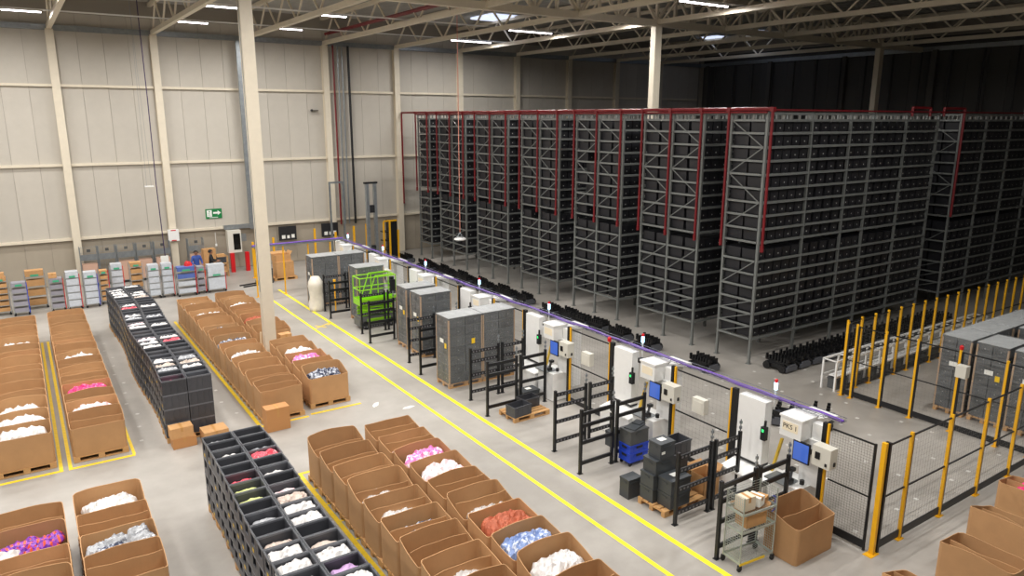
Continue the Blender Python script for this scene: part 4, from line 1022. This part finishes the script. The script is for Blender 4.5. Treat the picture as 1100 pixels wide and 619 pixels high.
# goods by the far end of the walkway
pallet(10.95,37.6,'wooden pallet under the printed carton at the far walkway end',None)
smallbox(10.95,37.6,PZ,.9,.7,.8,'printed brown carton on a pallet at the far walkway end')
smallbox(10.9,37.7,PZ+.8+.002,.8,.6,.35,'open brown carton on top of the printed carton',.1,True)
tote(9.95,37.1,0,'dark grey bin standing behind the walkway lines',w=.5,d=.5,h=.75)
FK = thing('fork_lever', 'black folded pallet fork lying on the floor by the column', 'fork', (9.1,36.9,0), .2)
MB().box(-.5,.4,-.25,-.17,0,.06).box(-.5,.4,.17,.25,0,.06).build('tine', m_black, FK); MB().box(.35,.45,-.25,.25,0,.16).bar((.4,0,.16),(.5,0,.8),.04).build('handle', m_black, FK)
# hanging things
HA = thing('hanging_dome', 'white saucer shaped device hanging from a long pink cable', 'hanging lamp', (17.2,30.0,2.55))
MB().lathe((0,0,0), [(.05,-.04),(.26,-.02),(.3,.02),(.24,.08),(.06,.1)], 14).build('dome', m_white, HA)
MB().tube([(.22,0,.07),(0,0,.35),(-.22,0,.07)], .012).tube([(0,.22,.07),(0,0,.35),(0,-.22,.07)], .012).build('bridle', m_galv, HA)
MB().cyl((0,0,.35),(0,0,11.1),.018,6).build('cable', mat('pink_cable',(226,150,130),.5), HA)
HP = thing('hanging_cable', 'purple cable hanging from the roof in front of the back wall', 'cable', (5.62,39.5,0))
MB().tube([(0,0,13.6),(.02,0,9),(.0,0,5),(.06,0,1.45)], .022, 6).build('cord', mat('dark_purple_cable',(62,44,86),.5), HP); MB().box(-.15,.2,-.05,.05,1.05,1.45).build('plug_box', m_label, HP)
AP = thing('hanging_access_point', 'small white plate hanging on thin wires before the back wall', 'device', (5.3,39.5,4.9))
MB().box(-.2,.2,-.12,.12,0,.05).build('plate', m_white, AP); MB().cyl((-.1,0,.05),(0,0,8.7),.006,4).cyl((.1,0,.05),(0,0,8.7),.006,4).build('wire', m_galv, AP)
o = MB().box(-.05,.05,-.03,.03,0,.12).box(-.01,.01,-.01,.01,.12,.75).build('wall_sensor', m_white, None, (8.6,41.72,1.35)); tag(o, 'small white sensor hanging below the exit sign', 'sensor')
o = MB().box(0,.4,-.2,.0,-.02,.02).box(-.04,.06,-.26,-.16,-.06,.06).build('wall_camera', m_slot, None, (14.35,41.9,8.6)); tag(o, 'small dark camera on an arm high on the back wall', 'camera')
# dark pipes along the side wall
for i in range(14):
    o = MB().cyl((0,0,0),(0,0,12.1),.07 if i % 3 else .05,6).build('side_wall_pipe', m_black, None, (45.85, 40.0-1.75*i, 0)); tag(o, 'dark vertical pipe on the shaded side wall, %s from the corner' % ORD[i], 'pipe', 'side wall pipes')
for i, y in enumerate((17.95,18.3)):
    o = MB().cyl((0,0,3),(0,0,11.6),.05,6).build('side_wall_conduit', m_white, None, (45.8,y,0)); tag(o, 'pale vertical conduit on the shaded side wall, %s one' % ('right','left')[i], 'pipe')

# ------------------------------------------------------------------ shelf carts and roll cages at the back
m_cartw = mat('cart_wire', (176,180,180), .35, .6)
def cart(x0, x1, y, h, style, label, n=5, d=.5):
    r = thing('shelf_cart', label, 'cart', ((x0+x1)/2, y, 0), 0, 'shelf carts before the back wall'); w = (x1-x0)/2
    for sx in (-w+.02, w-.02):
        for sy in (0, d): MB().box(sx-.014,sx+.014,sy-.014,sy+.014,.1,h).build('post', {'r':m_redpost,'b':m_blue}.get(style[1], m_cartw) if sy == 0 and sx > 0 else m_cartw, r)
    for sx in (-w+.05, w-.05):
        for sy in (.05, d-.05): MB().cyl((0,-.015,0),(0,.015,0),.05,8).box(-.02,.02,-.02,.02,.03,.06).build('wheel', m_black, r, (sx,sy,.05))
    for i in range(n):
        z = .16+(h-.3)*i/(n-1)*.98
        MB().box(-w+.03,w-.03,.0,d,z-.015,z+.01).build('shelf', m_cartw, r)
        st = (h-.3)/(n-1)
        if style[0] == 'c' : MB().box(-w+.05,w-.05,.02,d-.04,z+.012,z+st*.62).build('tray', m_card2, r)
        elif style[0] == 'w' : MB().box(-w+.05,w-.05,.01,d-.04,z+.012,z+st*.86).build('plastic_bin', m_clear, r)
        elif style[0] == 'g' : MB().box(-w+.05,w-.05,.01,d-.04,z+.012,z+st*.6).build('plastic_bin', mat('grey_lilac_bin',(150,148,158),.4,objvar=.1), r)
        elif style[0] == 'u' : MB().box(-w+.05,w-.05,.01,d-.04,z+.012,z+st*.6).build('plastic_bin', mat('blue_bin',(84,108,176),.4) if i > n-3 else m_clear, r)
    MB().box(-w*.4,w*.4,-.02,-.012,h-.14,h-.06).build('card_holder', mat('teal_card',(70,170,130),.5), r)
    return r
m_clear2 = m_clear
cart(-1.4,-.86,36.75,1.62,'c.','shelf cart with brown trays at the left edge of the photo',6)
cart(-.8,-.2,36.3,1.42,'gb','grey binned shelf cart with blue post at the far left',5)
cart(-.28,.5,37.3,1.6,'c.','wide shelf cart with brown trays behind the leftmost carts',4)
cart(.56,1.12,36.3,1.44,'gr','grey binned shelf cart with red post',5)
cart(1.17,1.74,36.2,1.58,'wr','white plastic filled shelf cart with red post at the left',5)
cart(1.84,2.42,36.25,1.5,'wb','clear bin shelf cart with blue post',5)
cart(2.48,2.88,36.6,1.55,'cr','narrow shelf cart with brown trays and red post',6)
cart(3.0,3.55,37.3,1.55,'wr','clear bin shelf cart behind the far tote stack',5)
cart(3.8,4.36,37.3,1.6,'c.','shelf cart of brown trays behind the far tote stack',5)
cart(4.42,4.96,36.5,1.5,'w.','left of two white plastic shelf carts beyond the pallet boxes',5)
cart(5.0,5.53,36.5,1.5,'wr','right of two white plastic shelf carts beyond the pallet boxes',5)
cart(5.6,6.45,36.2,1.35,'ur','wide shelf cart with blue bins beyond the pallet boxes',4)
cart(6.5,6.9,36.35,1.28,'gr','narrow mixed shelf cart beside the wide blue binned cart',4)
cart(6.95,7.8,36.3,.95,'wr','low wide cart covered in clear plastic beyond the pallet boxes',2)
for i, (x, y, mt) in enumerate(((-1.1,36.9,m_card2),(.75,36.5,m_card2),(3.0,32.85,m_card2))):
    if i < 2: smallbox(x, y+.05, (1.62,1.46)[i], .3,.3,.2, ('brown box on top of the leftmost tray cart','brown box on top of the grey binned cart with red post')[i])
def cage(x0, x1, label, board):
    y = 41.05; r = thing('roll_cage', label, 'roll cage', ((x0+x1)/2, y, 0), 0, 'roll cages against the back wall'); w = (x1-x0)/2-.02; h = 1.95; d = .5
    for sx in (-w, w):
        for sy in (0, d): MB().box(sx-.015,sx+.015,sy-.015,sy+.015,.12,h).build('post', m_galv, r)
        b = MB()
        for i in range(9): b.box(sx-.004,sx+.004,d*i/8-.004,d*i/8+.004,.15,h)
        for i in range(7): b.box(sx-.004,sx+.004,0,d,.2+.28*i,.21+.28*i)
        b.build('side_grid', m_galv, r)
    b = MB()
    for i in range(9): b.box(-w+2*w*i/8-.004,-w+2*w*i/8+.004,d-.004,d+.004,.15,h)
    for i in range(7): b.box(-w,w,d-.004,d+.004,.2+.28*i,.21+.28*i)
    b.build('back_grid', m_galv, r)
    MB().box(-w,w,0,d,.12,.15).build('base', m_galv, r)
    for sx in (-w+.06,w-.06):
        for sy in (.06,d-.06): MB().cyl((0,-.02,0),(0,.02,0),.06,8).build('wheel', m_black, r, (sx,sy,.06))
    MB().box(-w,w,-.005,.005,1.3,1.6).build('panel', m_galv, r)
    MB().box(-.08,.08,-.02,-.01,1.72,1.86).build('card_holder', m_gtote, r)
    if board: MB().box(-w+.04,w-.04,.03,d-.05,.15,1.1).build('carton_boards', mat('pinkish_board',(196,160,140),.7), r)
for i, (a, b_) in enumerate(((2.1,2.88),(2.9,3.68),(3.72,4.55),(4.6,5.35),(5.42,6.2),(7.05,7.85))):
    cage(a, b_, 'wire roll cage against the back wall, %s from the left' % ORD[i], i != 1)
# work table, stand and two workers
TB = thing('work_table', 'grey topped work table in front of the two workers', 'table', (7.15,37.7,0))
MB().box(-.6,.6,-.3,.3,.92,.97).build('table_top', m_galv, TB)
for sx in (-.55,.55):
    for sy in (-.25,.25): MB().box(sx-.025,sx+.025,sy-.025,sy+.025,0,.92).build('leg', m_galv, TB)
WS2 = thing('wooden_stand', 'light wooden stand with a dark bin beside the red posts', 'stand', (8.4,40.0,0))
for sx in (-.3,.3):
    for sy in (-.2,.2): MB().box(sx-.03,sx+.03,sy-.03,sy+.03,0,1.1).build('leg', m_wood, WS2)
MB().box(-.33,.33,-.23,.23,.7,.74).build('board', m_wood, WS2); MB().box(-.33,.33,-.23,.23,.25,.29).build('board', m_wood, WS2)
tote(8.4,40.0,.745,'dark bin standing on the light wooden stand',w=.5,d=.36,h=.3)
smallbox(8.4,40.0,1.05,.4,.3,.14,'brown box on top of the dark bin on the stand')
smallbox(8.4,40.0,.292,.45,.32,.26,'brown box on the lower board of the wooden stand',mt=m_card)
smallbox(8.0,40.75,0,.6,.45,.75,'lower of two stacked brown cartons behind the workers'); smallbox(7.98,40.75,.752,.62,.45,.66,'upper of two stacked brown cartons behind the workers',.06)
heap(.4,.35,.14,71,m_redpost,'red and black bundle on the far wide cart',(6.2,36.5,1.4),0,'cloth_bundle','cloth',.2,8,6)
def person(x, y, rz, label, shirt, trousers, hs=1.0, arms=0):
    V = []; E_ = []; Rr = []
    def v(p, r, par=None):
        V.append(tuple(c*hs for c in p)); Rr.append(r*hs)
        if par is not None: E_.append((par, len(V)-1))
        return len(V)-1
    pe = v((0,0,.95),.135); sp_ = v((0,0,1.15),.125,pe); ch = v((0,-.01,1.36),.15,sp_); nk = v((0,-.01,1.49),.06,ch); hb = v((0,-.02,1.55),.075,nk); hm = v((0,-.025,1.63),.1,hb); v((0,-.015,1.71),.07,hm)
    for s in (-1,1):
        sh = v((.17*s,0,1.42),.07,ch); el = v((.24*s,-.06-.02*arms,1.16),.05,sh); wr = v((.19*s,-.28,1.06+.08*arms),.034,el); pa = v((.18*s,-.35,1.05+.08*arms),.036,wr)
        for f in range(4):
            k1 = v(((.15+.02*f)*s,-.4,1.05+.08*arms),.01,pa); v(((.15+.02*f)*s,-.44,1.03+.08*arms),.008,k1)
        v((.13*s,-.36,1.06+.08*arms),.011,pa)
        hp = v((.09*s,0,.9),.11,pe); kn = v((.1*s,-.02,.5),.07,hp); an = v((.1*s,.02,.09),.048,kn); v((.1*s,-.14,.04),.04,an)
    me = bpy.data.meshes.new('person_skel'); me.from_pydata(V, E_, []); o = bpy.data.objects.new('tmp', me); COL.objects.link(o)
    sk = o.modifiers.new('s', 'SKIN'); su = o.modifiers.new('u', 'SUBSURF'); su.levels = 1; su.render_levels = 1
    for i, r in enumerate(Rr): me.skin_vertices[0].data[i].radius = (r, r*.85 if i in (sp_, ch) else r)
    me.skin_vertices[0].data[0].use_root = True
    dg = bpy.context.evaluated_depsgraph_get(); bm_ = bpy.data.meshes.new_from_object(o.evaluated_get(dg)); bpy.data.objects.remove(o)
    bm_.materials.clear()
    for m_ in (shirt, trousers, m_skin, m_black): bm_.materials.append(m_)
    for p in bm_.polygons:
        z = p.center.z/hs; yy = p.center.y/hs
        p.material_index = 3 if z < .1 else 1 if (z < .95 and yy > -.2) else 2 if z > 1.5 or (yy < -.27) else 0
        p.use_smooth = True
    r = thing('person', label, 'person', (x, y, 0), rz)
    place('body', bm_, r)
    hc = MB(); n = 10; vs = []; fs = []
    for i in range(6):
        a = math.pi/2*i/5
        for k in range(n):
            t = 2*math.pi*k/n; vs.append((.108*hs*math.cos(a)*math.cos(t), (.0+.115*math.cos(a)*math.sin(t))*hs, (1.635+.1*math.sin(a)+(.04 if math.sin(t) < -.4 and i == 0 else -.05 if i == 0 else 0))*hs))
    for i in range(5):
        for k in range(n): fs.append((i*n+k, i*n+(k+1) % n, (i+1)*n+(k+1) % n, (i+1)*n+k))
    hc.add(vs, fs); hc.build('hair', m_hair, r, smooth=True)
    fc = MB().box(-.045*hs,-.025*hs,-.128*hs,-.12*hs,1.635*hs,1.648*hs).box(.025*hs,.045*hs,-.128*hs,-.12*hs,1.635*hs,1.648*hs).box(-.025*hs,.025*hs,-.122*hs,-.112*hs,1.575*hs,1.583*hs)
    fc.build('facial_features', m_hair, r)
    MB().add([(-.014*hs,-.118*hs,1.6*hs),(.014*hs,-.118*hs,1.6*hs),(0,-.145*hs,1.605*hs),(0,-.118*hs,1.645*hs)], [(0,1,2),(1,3,2),(3,0,2),(0,3,1)]).build('nose', m_skin, r)
    return r
person(6.92, 38.42, .1, 'person in a blue top standing behind the grey work table', mat('blue_shirt',(52,78,150),.7), mat('dark_trousers',(40,42,52),.7), 1.02)
person(7.62, 38.5, 1.3, 'person in black clothes standing at the right end of the table', mat('black_shirt',(26,26,30),.7), mat('dark_trousers',(40,42,52),.7), 1.0, 1)
